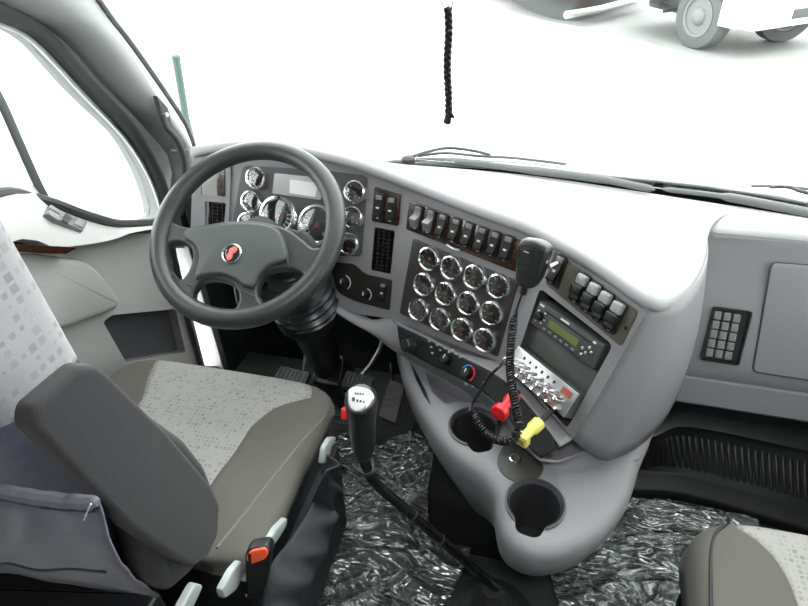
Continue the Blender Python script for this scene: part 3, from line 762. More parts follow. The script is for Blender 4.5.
# red and yellow brake valves
for (x, y, w, dirx, mk, l) in ((499, 413, 1.085, (513, 405, 1.13), 'red', 'red octagonal brake knob'), (521, 440, 1.045, (544, 430, 1.11), 'yellow', 'yellow square brake knob')):
    P0 = at(x, y, w); P1 = at(*dirx); ax = (P0-P1).normalized()
    f = raw(P0, ax.cross(V((0, 0, 1))), V((0, 0, 1))); 
    if f.n.dot(ax) < 0: f = raw(P0, -(ax.cross(V((0, 0, 1)))), V((0, 0, 1)))
    L_ = (P1-P0).length
    b = MB()
    n = 8 if mk == 'red' else 4; rr = .017 if mk == 'red' else .0175
    poly = rpoly([(rr*math.cos(math.pi*2*k/n+math.pi/n), rr*math.sin(math.pi*2*k/n+math.pi/n)) for k in range(n)], .003, 3)
    b.prism(f, poly, -.010, .004, .003); b.lathe(f, [(.0125, -.054), (.0125, -.035), (.0095, -.030), (.0085, -.008)], 20)
    k = lab(b.build('brake_knob', M[mk], dash), l)
    b = MB(); b.lathe(f, [(.005, -L_-.012), (.005, -.040)], 12); b.build('stem', M['black'], k)
    b = MB(); 
    for r0 in (-.004, .0015): b.box(f, -.008, .008, r0, r0+.0022, .0035, .0046)
    lab(b.build('lettering', M['olive'] if mk == 'yellow' else M['red'], k), 'small raised lettering')
# ================================================================== centre console with cup wells
con = thing('center_console', 'grey moulded console below the dash with two black cup wells', 'console', (.1, .85, .25))
ZC = .50
def oz(*pts, z=ZC): return [(on(2, z, *q).x, on(2, z, *q).y) for q in pts]
outl = oz((396, 345), (403, 372), (417, 402), (436, 432), (456, 455), (480, 472), (494, 488), (498, 510), (504, 532), (520, 549), (545, 556), (580, 547), (612, 524), (632, 492), (641, 462))
outl = [(q.x, q.y) for q in cr([V((*q, 0)) for q in outl], 4)]
inner = [(on(2, ZC, 650, 441).x, on(2, ZC, 650, 441).y), (.44, 1.16), (.1, 1.16), (-.2, 1.2)]
FK = flat(0)
full = outl+inner
levels = [(.497, .022), (.5, .03)]
b = MB()
def lev(d, z, sh=(0, 0)):
    q = inset(full, d); return [V((a+sh[0], c_+sh[1], z)) for a, c_ in q]
ar = sum(full[i][0]*full[(i+1) % len(full)][1]-full[(i+1) % len(full)][0]*full[i][1] for i in range(len(full)))
ctr = V((.08, 1.02))
def scl(s, z, d=0):
    out = []
    for a, c_ in inset(full, d): out.append(V((ctr.x+(a-ctr.x)*s, ctr.y+(c_-ctr.y)*s, z)))
    return out
prof = [(.62, .20, 0), (.74, .27, 0), (.88, .35, 0), (.965, .41, 0), (.995, .45, 0), (1.0, .475, 0), (1.0, .488, .004), (1.0, .496, .012), (1.0, .50, .024)]
rows = [scl(*q) for q in prof]
b.grid(rows, cu=True); N_ = len(full)
b.f.append([(len(rows)-1)*N_+i for i in range(N_)]); b.m.append(0); b.f.append([i for i in range(N_)][::-1]); b.m.append(0)
body = b.build('console_body', M['plastic'], con)
body['_x'] = 1; del body['_x']
M['well'] = mat('well_plastic', (.040, .040, .043), .35)
cups = [(on(2, .5, 474, 427), .052), (on(2, .5, 535, 504), .053)]
cutters = []
for P_, r_ in cups:
    mb = MB(); mb.lathe(flat(0, P_.x, P_.y), [(r_*.78, .36), (r_*.94, .49), (r_*1.02, .52)], 48)
    cutters.append(mb.build('c', M['plastic']))
    # notch in front of each well
    d = (V((CAM.x, CAM.y, 0))-V((P_.x, P_.y, 0))).normalized()
    d = (on(2, .5, 484, 452)-on(2, .5, 474, 427)) if P_ is cups[0][0] else (on(2, .5, 527, 535)-on(2, .5, 535, 504))
    d.normalize(); s_ = V((-d.y, d.x, 0))
    q = [P_-s_*.022, P_-s_*.018+d*.072, P_+s_*.018+d*.072, P_+s_*.022]
    q = [P_+s_*.036, P_+s_*.021+d*r_*1.30, P_-s_*.021+d*r_*1.30, P_-s_*.036]
    mb = MB(); lp = rpoly([(a.x, a.y) for a in q], [0, .016, .016, 0]); mb.prism(flat(0), lp, .395, .52)
    cutters.append(mb.build('c', M['plastic']))
# tray
tr = rpoly(oz((425, 371), (486, 403), (456, 402), (444, 404), (432, 391)), [.008, .008, .01, .01, .01])
mb = MB(); mb.prism(flat(0), tr, .465, .53); cutters.append(mb.build('c', M['plastic']))
cut(body, cutters)
for P_, r_ in cups:
    f = flat(0, P_.x, P_.y); b = MB()
    b.lathe(f, [(r_*.74, .372), (r_*.765, .372), (r_*.90, .478), (r_*.90, .500), (r_*1.04, .501), (r_*1.04, .504), (r_*.97, .505), (r_*.86, .498), (r_*.86, .478), (r_*.72, .376), (r_*.70, .374)], 48, cap0=False, cap1=True)
    # open the liner towards the notch
    d = (on(2, .5, 484, 452)-on(2, .5, 474, 427)) if P_ is cups[0][0] else (on(2, .5, 527, 535)-on(2, .5, 535, 504))
    d.normalize()
    o = b.build('cup_well', M['well'], con)
    s_ = V((-d.y, d.x, 0)); q = [P_+s_*.036, P_+s_*.020+d*r_*1.6, P_-s_*.020+d*r_*1.6, P_-s_*.036]
    mb = MB(); mb.prism(flat(0), [(a.x, a.y) for a in q], .398, .56); cut(o, [mb.build('c', M['black'])])
    lab(o, 'black cup well liner')
    b = MB(); lp = rpoly([(a.x, a.y) for a in [P_+s_*.020+d*r_*.7, P_+s_*.018+d*r_*1.22, P_-s_*.018+d*r_*1.22, P_-s_*.020+d*r_*.7]], .004)
    b.prism(flat(0), lp, .396, .40); b.build('well_notch', M['well'], con)
# apron: from the strip's lower edge down to the console deck
sb2 = [p+V((0, 0, -.002)) for p in sb]
deck = resamp([V((*q, .497)) for q in [oz((404, 356))[0], oz((421, 366))[0], oz((442, 377))[0], oz((466, 391))[0], oz((487, 405))[0], oz((506, 424))[0], oz((524, 446))[0], oz((546, 468))[0], oz((575, 474))[0], oz((605, 474))[0], oz((640, 457))[0]]], 44)
upp = resamp(sb2+[at(558, 462, 1.115), at(585, 450, 1.16), at(615, 452, 1.18), at(642, 443, 1.235)], 44)
rows = [[a.lerp(c_, k/6)+V((0, .008*math.sin(math.pi*k/6), -.006*math.sin(math.pi*k/6))) for a, c_ in zip(upp, deck)] for k in range(7)]
b = MB(); b.grid(rows); b.build('console_apron', M['plastic'], con, mods=[SOL(.004, 0)], ang=60)
# slit on the left flank
b = MB(); s0 = [on(2, .499, *q) for q in [(410, 362), (416, 380), (424, 396), (431, 406), (426, 392), (418, 376)]]
b.prism(flat(0), [(q.x, q.y) for q in s0], .494, .5015); lab(b.build('slot', M['black'], con), 'narrow black slot')
# oval lighter plate
ov = rpoly(oz((496, 458), (507, 441), (524, 445), (545, 466), (540, 478), (521, 486), (500, 474)), .03, 4)
b = MB(); b.prism(flat(0), ov, .496, .5025, .001); pl_ = lab(b.build('lighter_plate', mat('lighter_plate', (.045, .044, .036), .5), con), 'olive black plate')
P_ = on(2, .5, 515, 460); b = MB(); b.lathe(flat(0, P_.x, P_.y), [(.0115, .500), (.0115, .5055), (.009, .5065), (.0085, .500)], 28, cap0=False, cap1=True); lab(b.build('lighter_ring', M['chrome'], pl_), 'chrome ring socket')
P_ = on(2, .5, 504, 455); b = MB(); b.lathe(flat(0, P_.x, P_.y), [(.0022, .500), (.0022, .5045)], 10); lab(b.build('pin', M['chrome'], pl_), 'tiny chrome pin')
# black tunnel cover under the console
b = MB(); b.prism(flat(0), rpoly([(-.10, .88), (.26, .88), (.34, 1.62), (-.16, 1.62)], .04), 0, .21, .03)
struct(b.build('trim_9', M['carpet']))

# ================================================================== radios, handset
hu = thing('car_stereo', 'black car stereo with green display in the upper dash recess', 'radio', FC.hit(570, 335))
fr_ = FC.sub(0, 0, 0)
x0, y1 = FC.px(539.5, 300.5, .006); x1, _ = FC.px(603, 349, .006); _, y0 = FC.px(531, 324, .006)
b = MB(); b.box(FC, x0, x1, y0, y1, -.074, .006, .003, .003); b.build('case', M['cluster'], hu)
W_ = x1-x0; H_ = y1-y0
def fx(u, v): return x0+W_*u, y0+H_*v
b = MB(); a, c_ = fx(.25, .33); a2, c2 = fx(.70, .62); b.box(FC, a, a2, c_, c2, .005, .0075, .001); lab(b.build('display', M['lcd'], hu), 'green display')
b = MB(); a, c_ = fx(.14, .76); a2, c2 = fx(.84, .82); b.box(FC, a, a2, c_, c2, .005, .0065); lab(b.build('disc_slot', M['black'], hu), 'disc slot')
f = FC.sub(*fx(.09, .48), .006); knob(f, .009, .011, hu, pointer=False)
for u in (.22, .31, .40, .49, .58, .67):
    a, c_ = fx(u, .17); b = MB(); b.box(FC, a-.004, a+.004, c_-.0022, c_+.0022, .005, .0085, .001, .0008); lab(b.build('button', M['lens'], hu), 'small grey button')
for u, v_ in ((.78, .45), (.84, .36), (.80, .22), (.90, .5), (.86, .62)):
    a, c_ = fx(u, v_); b = MB(); b.lathe(FC.sub(a, c_), [(.0036, .005), (.0034, .0085), (.002, .009)], 14); lab(b.build('button', M['satin'], hu), 'round silver button')
b = MB()
for u0, u1, v_ in ((.03, .10, .90), (.37, .50, .90), (.86, .90, .88)):
    a, c_ = fx(u0, v_); a2, _ = fx(u1, v_); b.box(FC, a, a2, c_-.0018, c_+.0018, .0055, .0068, .0008)
for u0, v_ in ((.05, .66), (.15, .70), (.17, .45), (.14, .28), (.06, .25)):
    a, c_ = fx(u0, v_); b.box(FC, a-.002, a+.002, c_-.0013, c_+.0013, .0055, .0068)
lab(b.build('lettering', M['print'], hu), 'small white lettering')

b = MB(); lp = rpoly(FC.pxs([(530, 318), (598, 372), (586, 398), (519, 340)], -.02), .004); b.prism(FC, lp, -.073, -.02, .003); lab(b.build('recess_divider', mat('divider_grey', (.10, .108, .102), .45), dash), 'grey green shelf between the two radios')
cb = thing('two_way_radio', 'two-way radio with chrome knobs across a bright metal face in the lower dash recess', 'radio', FC.hit(548, 385))
Fq = Frame(FC.hit(519, 346, .012), 43, 38)
x0, y1 = Fq.px(519, 346); x1, _ = Fq.px(578, 396); _, y0 = Fq.px(514, 366)
x0, y0, x1, y1 = 0, -.046, .192, 0
ex = Fq.px(578, 397)[0]; x1 = ex; W_ = x1; H_ = .052; y0 = -H_
b = MB(); b.box(Fq, x0, x1, y0, y1, -.075, 0, .001, .001); b.build('case', mat('cb_case', (.10, .115, .105), .35, spec=.6), cb)
b = MB(); b.box(Fq, x0, x1, y0, y1, 0, .003, .001, .0008); lab(b.build('faceplate', M['satin'], cb), 'bright satin metal faceplate')
b = MB(); b.box(Fq, W_*.80, W_*.94, -H_*.36, -H_*.12, .002, .0045); lab(b.build('display', mat('cb_display', (.35, .06, .02), .2), cb), 'red brown display')
def cbk(u, v, r, h, n='knob'):
    b = MB(); f = Fq.sub(W_*u, -H_*v); b.lathe(f, [(r, .003), (r, .005), (r*.8, .007), (r*.75, h), (r*.55, h+.001)], 18); return lab(b.build(n, M['chrome'], cb), 'chrome knob')
for u in (.20, .33, .46, .59, .72): cbk(u, .60, .0078, .028)
cbk(.86, .60, .0078, .026)
for u in (.13, .26, .39, .52, .64, .76, .90): cbk(u, .87, .0042, .018)
b = MB()
for u in (.17, .27, .37, .47, .57, .67): b.box(Fq, W_*u-.0022, W_*u+.0022, -H_*.28, -H_*.16, .0028, .0042)
for u in (.2, .3, .42, .53, .63): b.box(Fq, W_*u-.003, W_*u+.003, -H_*.41, -H_*.38, .0028, .0036)
lab(b.build('marking', M['black'], cb), 'small black markings')
f = Fq.sub(W_*.07, -H_*.60); b = MB(); b.lathe(f, [(.008, .003), (.008, .012), (.006, .013), (.006, .032), (.0035, .034)], 18); lab(b.build('connector', M['satin'], cb), 'metal plug socket')
# microphone
Fm = Frame(at(531, 264, 1.085), 28, 12)
mic = thing('microphone', 'black hand microphone hung on the dash corner between the switch rows', 'microphone', at(531, 264, 1.085))
mp = rpoly([Fm.px(*q) for q in [(520, 243), (525, 237.5), (538, 239), (549, 246), (549, 255), (540, 281), (535, 288), (524, 288), (517, 279)]], .010, 4)
b = MB(); b.prism(Fm, inset(mp, .004), -.020, -.004, 0); b.prism(Fm, mp, -.006, .014, .010, 5); b.build('shell', mat('mic_plastic', (.02, .022, .021), .3), mic)
b = MB(); lp = rpoly([Fm.px(*q) for q in [(522, 247), (535, 248), (533, 268), (521, 266)]], .004); b.plate(Fm, lp, [inset(lp, .0012)], .010, .0152); lab(b.build('grille_rim', M['seal'], mic), 'fine line around the face')
b = MB(); a, c_ = Fm.px(526, 252, .015); b.box(Fm, a-.005, a+.005, c_-.0007, c_+.0007, .013, .0152); lab(b.build('mark', M['print'], mic), 'small white mark')
b = MB(); b.lathe(Fm.sub(*Fm.px(548, 268)), [(.005, -.03), (.005, -.005), (.003, -.003)], 14); lab(b.build('hanger_button', M['satin'], mic), 'metal hanger button')
b = MB(); f = Fm.sub(*Fm.px(525, 288), 0); b.tube([f.p(0, .004, .002), f.p(-.001, -.012, .001)], .006, 12); b.build('strain_relief', M['black'], mic)
# coiled cord
path = cr([at(524, 289, 1.09), at(519, 302, 1.10), at(514, 320, 1.11), at(511, 345, 1.10), at(510, 368, 1.08), at(513, 392, 1.05), at(517, 412, 1.03), at(519, 426, 1.02), at(514, 438, 1.02), at(502, 441, 1.04), at(489, 436, 1.06), at(479, 424, 1.08), at(473, 410, 1.11)], 10)
pts = resamp(path, 1400); coil = []
prev = None; L_ = sum((pts[i+1]-pts[i]).length for i in range(len(pts)-1))
turns = 76; 
for i, p in enumerate(pts):
    t = (pts[min(i+1, len(pts)-1)]-pts[max(i-1, 0)]).normalized()
    if prev is None: prev = t.cross(V((1, 0, 0))).normalized()
    x = (prev-t*prev.dot(t)).normalized(); prev = x; y = t.cross(x); a = 2*math.pi*turns*i/len(pts)
    e = i/len(pts); rr = .0062*min(1, max(0, (e-.10)*18))
    coil.append(p+x*math.cos(a)*rr+y*math.sin(a)*rr)
b = MB(); b.tube(coil, .0020, 5)
b.tube(cr([coil[-1], at(472, 404, 1.12), at(479, 393, 1.11), at(488, 378, 1.10), at(500, 366, 1.09), f and Fq.sub(W_*.07, -H_*.60).p(0, 0, .033)], 6), .0027, 8)
b.build('coiled_cord', M['black'], mic)

# ================================================================== steering wheel
SC = V((-.494, .976, .848)); FWh = Frame(SC, 0, 55)
sw = thing('steering_wheel', 'dark grey leather four spoke steering wheel with round emblem', 'steering wheel', SC)
b = MB(); b.tube([FWh.p(.1935*math.cos(2*math.pi*k/96), .1935*math.sin(2*math.pi*k/96), .002) for k in range(96)], .0205, 20, closed=True); b.build('rim', M['wheel'], sw)
def wp_(l, c=0): return [FWh.px(*q, c) for q in l]
def smooth(l, n=4): return [(q.x, q.y) for q in cr([V((*p, 0)) for p in l], n, True)]
h1 = smooth(wp_([(168, 247), (181, 243), (191, 248), (194, 258), (190, 272), (182, 281), (176, 279), (169, 262)]))
h2 = smooth(wp_([(194, 295), (203, 282), (221, 281), (236, 288), (240, 302), (232, 312), (215, 312), (201, 305)]))
h3 = smooth(wp_([(259, 287), (266, 274), (282, 270), (298, 271), (304, 277), (297, 289), (283, 300), (268, 304), (260, 300)]))
# outline: lower 2/3 of a disc, top edge follows the hub and upper spokes
tl = wp_([(172, 222), (182, 227), (194, 228.5), (209, 225.5), (230, 222.5), (251, 222), (272, 225), (289, 230.5), (304, 241), (314, 249), (325, 247)])
aL = math.atan2(tl[0][1], tl[0][0]); aR = math.atan2(tl[-1][1], tl[-1][0])
if aL > 0: aL -= 2*math.pi
arcp = [(.19*math.cos(aL+(aR-aL)*k/60), .19*math.sin(aL+(aR-aL)*k/60)) for k in range(61)]
tlc = [(q.x, q.y) for q in cr([V((*p, 0)) for p in tl], 4)]
outl_ = arcp+tlc[::-1][1:-1]
b = MB(); b.plate(FWh, outl_, [h1, h2, h3], -.018, .008)
sp = b.build('spokes', M['wheel'], sw, mods=[BEV(.006, 3)])
hub = smooth(wp_([(190, 229), (209, 226.5), (230, 223.5), (251, 223), (270, 226), (281, 233), (286, 246), (287, 260), (270, 266), (259, 276), (253, 287), (243, 286), (236, 280), (222, 275), (206, 276), (196, 279), (196, 270), (199, 257), (195, 246), (186, 240), (184, 234)], .014), 4)
b = MB(); b.prism(FWh, hub, -.01, .020, .007, 5); b.build('hub', M['hub'], sw)
b = MB(); b.tube(cr([FWh.hit(*q, .0155) for q in [(274, 227), (283, 236), (287, 250), (288, 264)]], 5), .0013, 6); b.tube(cr([FWh.hit(*q, .0155) for q in [(172, 272), (182, 282), (195, 287)]], 4), .0013, 6); b.tube(cr([FWh.hit(*q, .0155) for q in [(238, 290), (250, 294), (262, 301)]], 4), .0013, 6)
lab(b.build('seams', M['seal'], sw), 'thin dark seams')
ea, eb = FWh.px(232, 254, .020); fe = FWh.sub(ea, eb, .020)
b = MB(); b.lathe(fe, [(.0215, -.002), (.0215, .003), (.0195, .0045), (.018, .003)], 32, cap0=False, cap1=False); em = lab(b.build('emblem_ring', M['chrome'], sw), 'chrome ring of the emblem')
b = MB(); b.lathe(fe, [(.0185, -.002), (.0185, .003)], 32); lab(b.build('emblem_disc', M['black'], em), 'black disc')
b = MB(); sh = [(-.004, -.015), (-.010, -.006), (-.006, .000), (-.007, .007), (-.001, .014), (.007, .015), (.011, .010), (.009, .003), (.004, -.001), (.005, -.008), (.001, -.015)]
b.prism(fe, [(q.x, q.y) for q in cr([V((*p, 0)) for p in sh], 3, True)], .002, .0048, .001); lab(b.build('emblem_mark', M['pink'], em), 'red crest')
b = MB(); b.add([fe.p(*q, .005) for q in [(-.001, -.008), (.001, -.008), (.003, .008), (.001, .008)]], [[0, 1, 2, 3]]); b.prism(fe, [(-.012, -.004), (-.0105, -.006), (-.0105, .008), (-.014, .006)], .002, .0046); lab(b.build('emblem_silver', M['satin'], em), 'silver side wing')  # satin silver pieces of the emblem
# column behind the wheel
col = thing('steering_column', 'steering column with ribbed black boot and turn signal stalk behind the wheel', 'column', (-.48, 1.15, .55))
Pn = SC - FWh.n*.04; Pe = V((-.38, 1.30, .44))
axis = (Pe-Pn)
b = MB(); b.tube([Pn, Pn+axis*.25, Pn+axis*.5], [.055, .06, .055], 24); b.build('shroud', M['hub'], col)
P0, P1 = at(300, 268, 1.36), at(352, 322, 1.50)
pts = []; rr = []
for k in range(45):
    t = k/44; pts.append(at(282, 254, 1.34).lerp(at(309, 308, 1.48), t)); rr.append(.060+.020*t+.0045*math.sin(t*math.pi*2*9))
b = MB(); b.tube(pts, rr, 28); lab(b.build('boot', mat('ribbed_boot', (.02, .022, .025), .32), col), 'black ribbed rubber boot')
b = MB(); b.tube(cr([at(286, 232, 1.32), at(298, 236, 1.325), at(308, 244, 1.33), at(311, 251, 1.335)], 5), [.010]*5+[.018]*5+[.017]*5+[.012], 14, flat_=((.5, -.8, .3), .6)); b.tube([at(309, 250, 1.335), at(325, 241, 1.36), at(346, 240, 1.37)], .006, 8)
lab(b.build('signal_stalk', M['hub'], col), 'grey turn signal stalk')
b = MB(); b.tube([at(303, 306, 1.48), at(308, 318, 1.50), at(312, 328, 1.53), at(330, 372, 1.74)], [.078, .074, .05, .04], 20); b.build('lower_shaft', M['black'], col)
b = MB(); b.tube([at(235, 292, 1.36), at(262, 288, 1.38), at(290, 285, 1.40)], [.03, .04, .035], 12); b.build('lower_cover', M['dark'], col)
# hazard lamp button near shroud
# ================================================================== pedals
def slab(px, w, th, ribs=0, axis_px=None):
    P_ = [at(*q, w) if len(q) == 2 else at(*q) for q in px]
    u = P_[1]-P_[0]; v = P_[3]-P_[0]; f = raw(sum(P_, V((0, 0, 0)))/4, u, v)
    lp = [((p-f.O).dot(f.u), (p-f.O).dot(f.v)) for p in P_]
    if f.n.dot(CAM-f.O) < 0:
        f.n = -f.n; 
    return f, lp
for nm, l, px, arm in (
    ('clutch_pedal', 'ribbed black clutch pedal, leftmost of the three, on a bright metal arm', [(267, 390, 1.66), (300, 396, 1.62), (311, 374, 1.69), (281, 366, 1.73)], [(304, 372, 1.70), (306, 352, 1.72), (307, 322, 1.72)]),
    ('brake_pedal', 'ribbed black brake pedal on a curved bright metal arm, left of the accelerator', [(341, 386, 1.58), (369, 394, 1.55), (375, 378, 1.60), (347, 371, 1.63)], [(360, 377, 1.62), (372, 362, 1.63), (381, 345, 1.63), (384, 325, 1.62)]),
    ('accelerator_pedal', 'tall ribbed grey accelerator pedal beside the console', [(379, 417, 1.53), (396, 424, 1.50), (405, 386, 1.56), (390, 380, 1.59)], [(392, 385, 1.60), (391, 365, 1.66)])):
    f, lp = slab(px, 1.6, .01)
    t = thing(nm, l, 'pedal', f.O)
    lp = rpoly(lp, .008)
    b = MB(); b.prism(f, lp, -.010, .004, .002); pad = b.build('pad', M['mat'] if nm[0] != 'a' else mat('pedal_grey', (.06, .06, .058), .6), t)
    b = MB(); xs = [q[0] for q in lp]; ys = [q[1] for q in lp]; k = 9 if nm[0] != 'a' else 16
    A_, B_2, C_, D_ = [V(((at(*q)-f.O).dot(f.u), (at(*q)-f.O).dot(f.v))) for q in px]
    n = 7
    for j in range(n):
        s0 = .1+.8*j/(n-1)
        if nm[0] == 'a':
            # chevrons
            for e0, e1, o1 in ((.12, .48, .06), (.52, .88, -.06)):
                q0 = A_.lerp(B_2, e0).lerp(D_.lerp(C_, e0), s0*.94+.0); q1 = A_.lerp(B_2, e1).lerp(D_.lerp(C_, e1), min(.97, s0*.94+abs(o1)*(1 if o1 > 0 else 0)-(.06 if o1 < 0 else 0)+(.06 if o1 < 0 else 0)))
                b.tube([f.p(q0.x, q0.y, .004), f.p(q1.x, q1.y, .004)], .0016, 5)
        else:
            q0 = A_.lerp(B_2, s0); q1 = D_.lerp(C_, s0); a_ = q0.lerp(q1, .1); b_ = q0.lerp(q1, .9)
            b.tube([f.p(a_.x, a_.y, .004), f.p(b_.x, b_.y, .004)], .0018, 5)
    b.build('ribs', M['mat'] if nm[0] != 'a' else mat('pedal_rib', (.09, .09, .085), .6), pad)
    b = MB(); b.tube(cr([at(*q) for q in arm], 6), .0085, 10, flat_=((1, 0, 0), .6)); lab(b.build('arm', M['satin'] if nm[0] != 'a' else M['black'], t), 'bright metal arm' if nm[0] != 'a' else 'black arm')
# black box on the firewall between the pedals
f, lp = slab([(312, 384, 1.70), (340, 388, 1.66), (346, 358, 1.72), (320, 350, 1.76)], 1.7, .01)
b = MB(); b.prism(f, rpoly(lp, .012), -.16, .01, .006); hb = b.build('heater_box', M['black']); tag(hb, 'black moulded box on the footwell wall between clutch and brake pedals', 'box')
b2 = MB(); b2.lathe(f.sub(.015, -.03, .010), [(.007, -.001), (.006, .004), (.003, .005)], 12); lab(b2.build('bolt', M['black'], hb), 'bolt head')
hb2 = hb
# driver footwell black wall left
b = MB(); b.box(raw((0, 1.50, 0), (1, 0, 0), (0, 0, 1)), -.95, .95, 0, .46, -.03, 0, 0, 0); struct(b.build('wall_front.001', M['blackm']))
bpy.data.objects['wall_front.001'].name = 'wall_footwell'
# rubber floor mat, driver
b = MB(); fl = [on(2, .012, *q) for q in [(238, 372), (262, 392), (420, 420), (405, 440), (380, 470), (300, 480), (230, 430)]]
b.prism(flat(0), rpoly([(q.x, q.y) for q in fl], .03), 0.0, .012, .003)
for k in range(16):
    y_ = .95+.03*k; b.box(flat(.012), -.62, -.42, y_, y_+.008, -.001, .003)
tag(b.build('floor_mat', M['mat']), 'ribbed black rubber floor mat under the pedals', 'mat')
# passenger kick ramp, ribbed
F = None
P0 = on(2, .0, 640, 470); 
ramp = thing('footrest_ramp', 'black ribbed moulded ramp at the front of the passenger footwell', 'ramp', (.6, 1.3, 0))
rt_ = [V((.36, 1.49, .27)), V((.45, 1.46, .25)), V((.55, 1.42, .235)), V((.97, 1.42, .235))]
q0 = [on(2, .005, 606, 500), on(2, .005, 645, 478), on(2, .005, 700, 490), on(2, .005, 808, 524), V((.97, 1.15, .005))]
lo = resamp(q0, 40)
def rowz(px, z, endy): 
    r_ = [on(2, z, *q) for q in px]; r_.append(V((.97, r_[-1].y+(.97-r_[-1].x)*((r_[-1].y-r_[-2].y)/(r_[-1].x-r_[-2].x)), z))); return resamp(cr(r_, 5), 40)
L0 = rowz([(600, 500), (645, 498), (700, 505), (808, 538)], .004, 0)
L1 = rowz([(600, 490), (646, 488), (700, 495), (808, 527)], .02, 0)
L2 = rowz([(600, 478), (648, 474), (700, 481), (808, 512)], .04, 0)
L3 = rowz([(605, 470), (648, 470), (700, 477), (808, 507)], .045, 0)
L4 = rowz([(610, 455), (655, 440), (690, 432), (808, 457)], .13, 0)
L5 = rowz([(615, 450), (655, 436), (690, 427), (808, 451)], .145, 0)
L6 = rowz([(620, 440), (660, 425), (692, 416), (808, 438)], .15, 0)
L7 = [p+V((0, .06, .0)) for p in L6]
b = MB(); b.grid([L0, L1, L2, L3, L4, L5, L6, L7]); b.build('ramp_body', M['black'], ramp, mods=[SOL(.006, 0)], ang=50)
b = MB()
for k in range(2, 39):
    a, c_ = L3[k].lerp(L4[k], .12), L3[k].lerp(L4[k], .9)
    lo_ = [a.lerp(c_, t) + V((0, -.003, .004)) for t in (0, .1, .9, 1)]
    b.tube(lo_, [.003, .006, .006, .003], 8, flat_=((0, -.5, .8), .35))
b.build('ribs', M['black'], ramp)

# ================================================================== gear lever
gs = thing('gear_lever', 'black bent gear lever with silver topped shift knob standing between the seats', 'gear lever', at(487, 592, 1.36))
base, bend, neck = at(484, 578, 1.29), at(370, 478, 1.12), at(362, 452, 1.06)
b = MB(); b.tube(cr([at(500, 592, 1.33), base, base.lerp(bend, .3), base.lerp(bend, .7), bend.lerp(base, .06), bend.lerp(neck, .45), neck], 6), .0105, 14); b.build('shaft', mat('shaft_black', (.012, .012, .013), .12, coat=.5), gs)
d = (bend-base)
for t in (.42, .66): 
    p = base.lerp(bend, t); b = MB(); b.tube([p-d*.006, p+d*.006], .0114, 14); lab(b.build('band', M['seal'], gs), 'thin collar')
b = MB()
p = bend.lerp(neck, .3); b.tube([p, p+(neck-bend)*.1], .0135, 14)
lab(b.build('band', M['seal'], gs), 'thin collar')
kt = at(361, 396, .955); kb = at(364, 456, 1.055)
b = MB(); b.tube([kb, kb.lerp(kt, .15), kb.lerp(kt, .45), kb.lerp(kt, .7), kb.lerp(kt, .9), kt, kt+(kt-kb)*.06], [.014, .0195, .022, .0235, .027, .0255, .017], 24); kn = b.build('shift_knob', mat('knob_black', (.02, .021, .022), .28), gs)
fk = raw(kt+(kt-kb)*.03, RT, UP)
fk = raw(at(359, 399, .915), RT, UP + FW*.25)
kp_ = rpoly([fk.px(*q) for q in [(349, 391), (356, 388.5), (368, 391), (373, 397), (366, 406), (360, 411), (353, 411), (349, 405)]], .006, 3)
ko = rpoly([fk.px(*q) for q in [(348, 388.5), (356, 386), (370, 389), (376, 397), (369, 409), (362, 413.5), (351, 413), (347, 404)]], .008, 3)
b = MB(); b.prism(fk, ko, -.030, .0015, .004); lab(b.build('knob_cap', M['satin'], kn), 'silver knob cap')
b = MB(); b.prism(fk, kp_, .001, .0035, .001); lab(b.build('shift_plate', M['white'], kn), 'pale plate with dark lettering')
b = MB()
for (x, y, w, h) in ((355.5, 393.3, .0022, .0028), (358, 393.5, .0022, .0028), (360.5, 393.8, .0022, .0028), (363, 394.2, .0022, .0028), (353.5, 399.3, .0042, .0062), (357.5, 400.6, .0030, .0042), (360.7, 401, .0030, .0042), (363.9, 401.4, .0026, .0038)):
    a, c_ = fk.px(x, y, .004); b.box(fk, a-w/2, a+w/2, c_-h/2, c_+h/2, .003, .0042, .0004)
lab(b.build('lettering', M['seal'], kn), 'dark gear pattern lettering')
b = MB(); P_ = at(344, 413.5, .975); f = raw(P_, RT, UP); b.box(f, -.0042, .0055, -.009, .009, -.010, .006, .003, .002); lab(b.build('range_button', M['red'], kn), 'red range selector')
# rubber boot
b = MB(); pb = at(488, 592, 1.36); 
bb0 = flat(0, pb.x+.01, pb.y-.02)
b.lathe(bb0, [(.115, .012), (.11, .02), (.085, .032), (.082, .05), (.065, .062), (.062, .085), (.046, .10), (.044, .125), (.026, .145), (.02, .165)], 28, cap0=True); b.build('boot', mat('boot_rubber', (.03, .03, .032), .5, bump=(40, .5, .003)), gs)

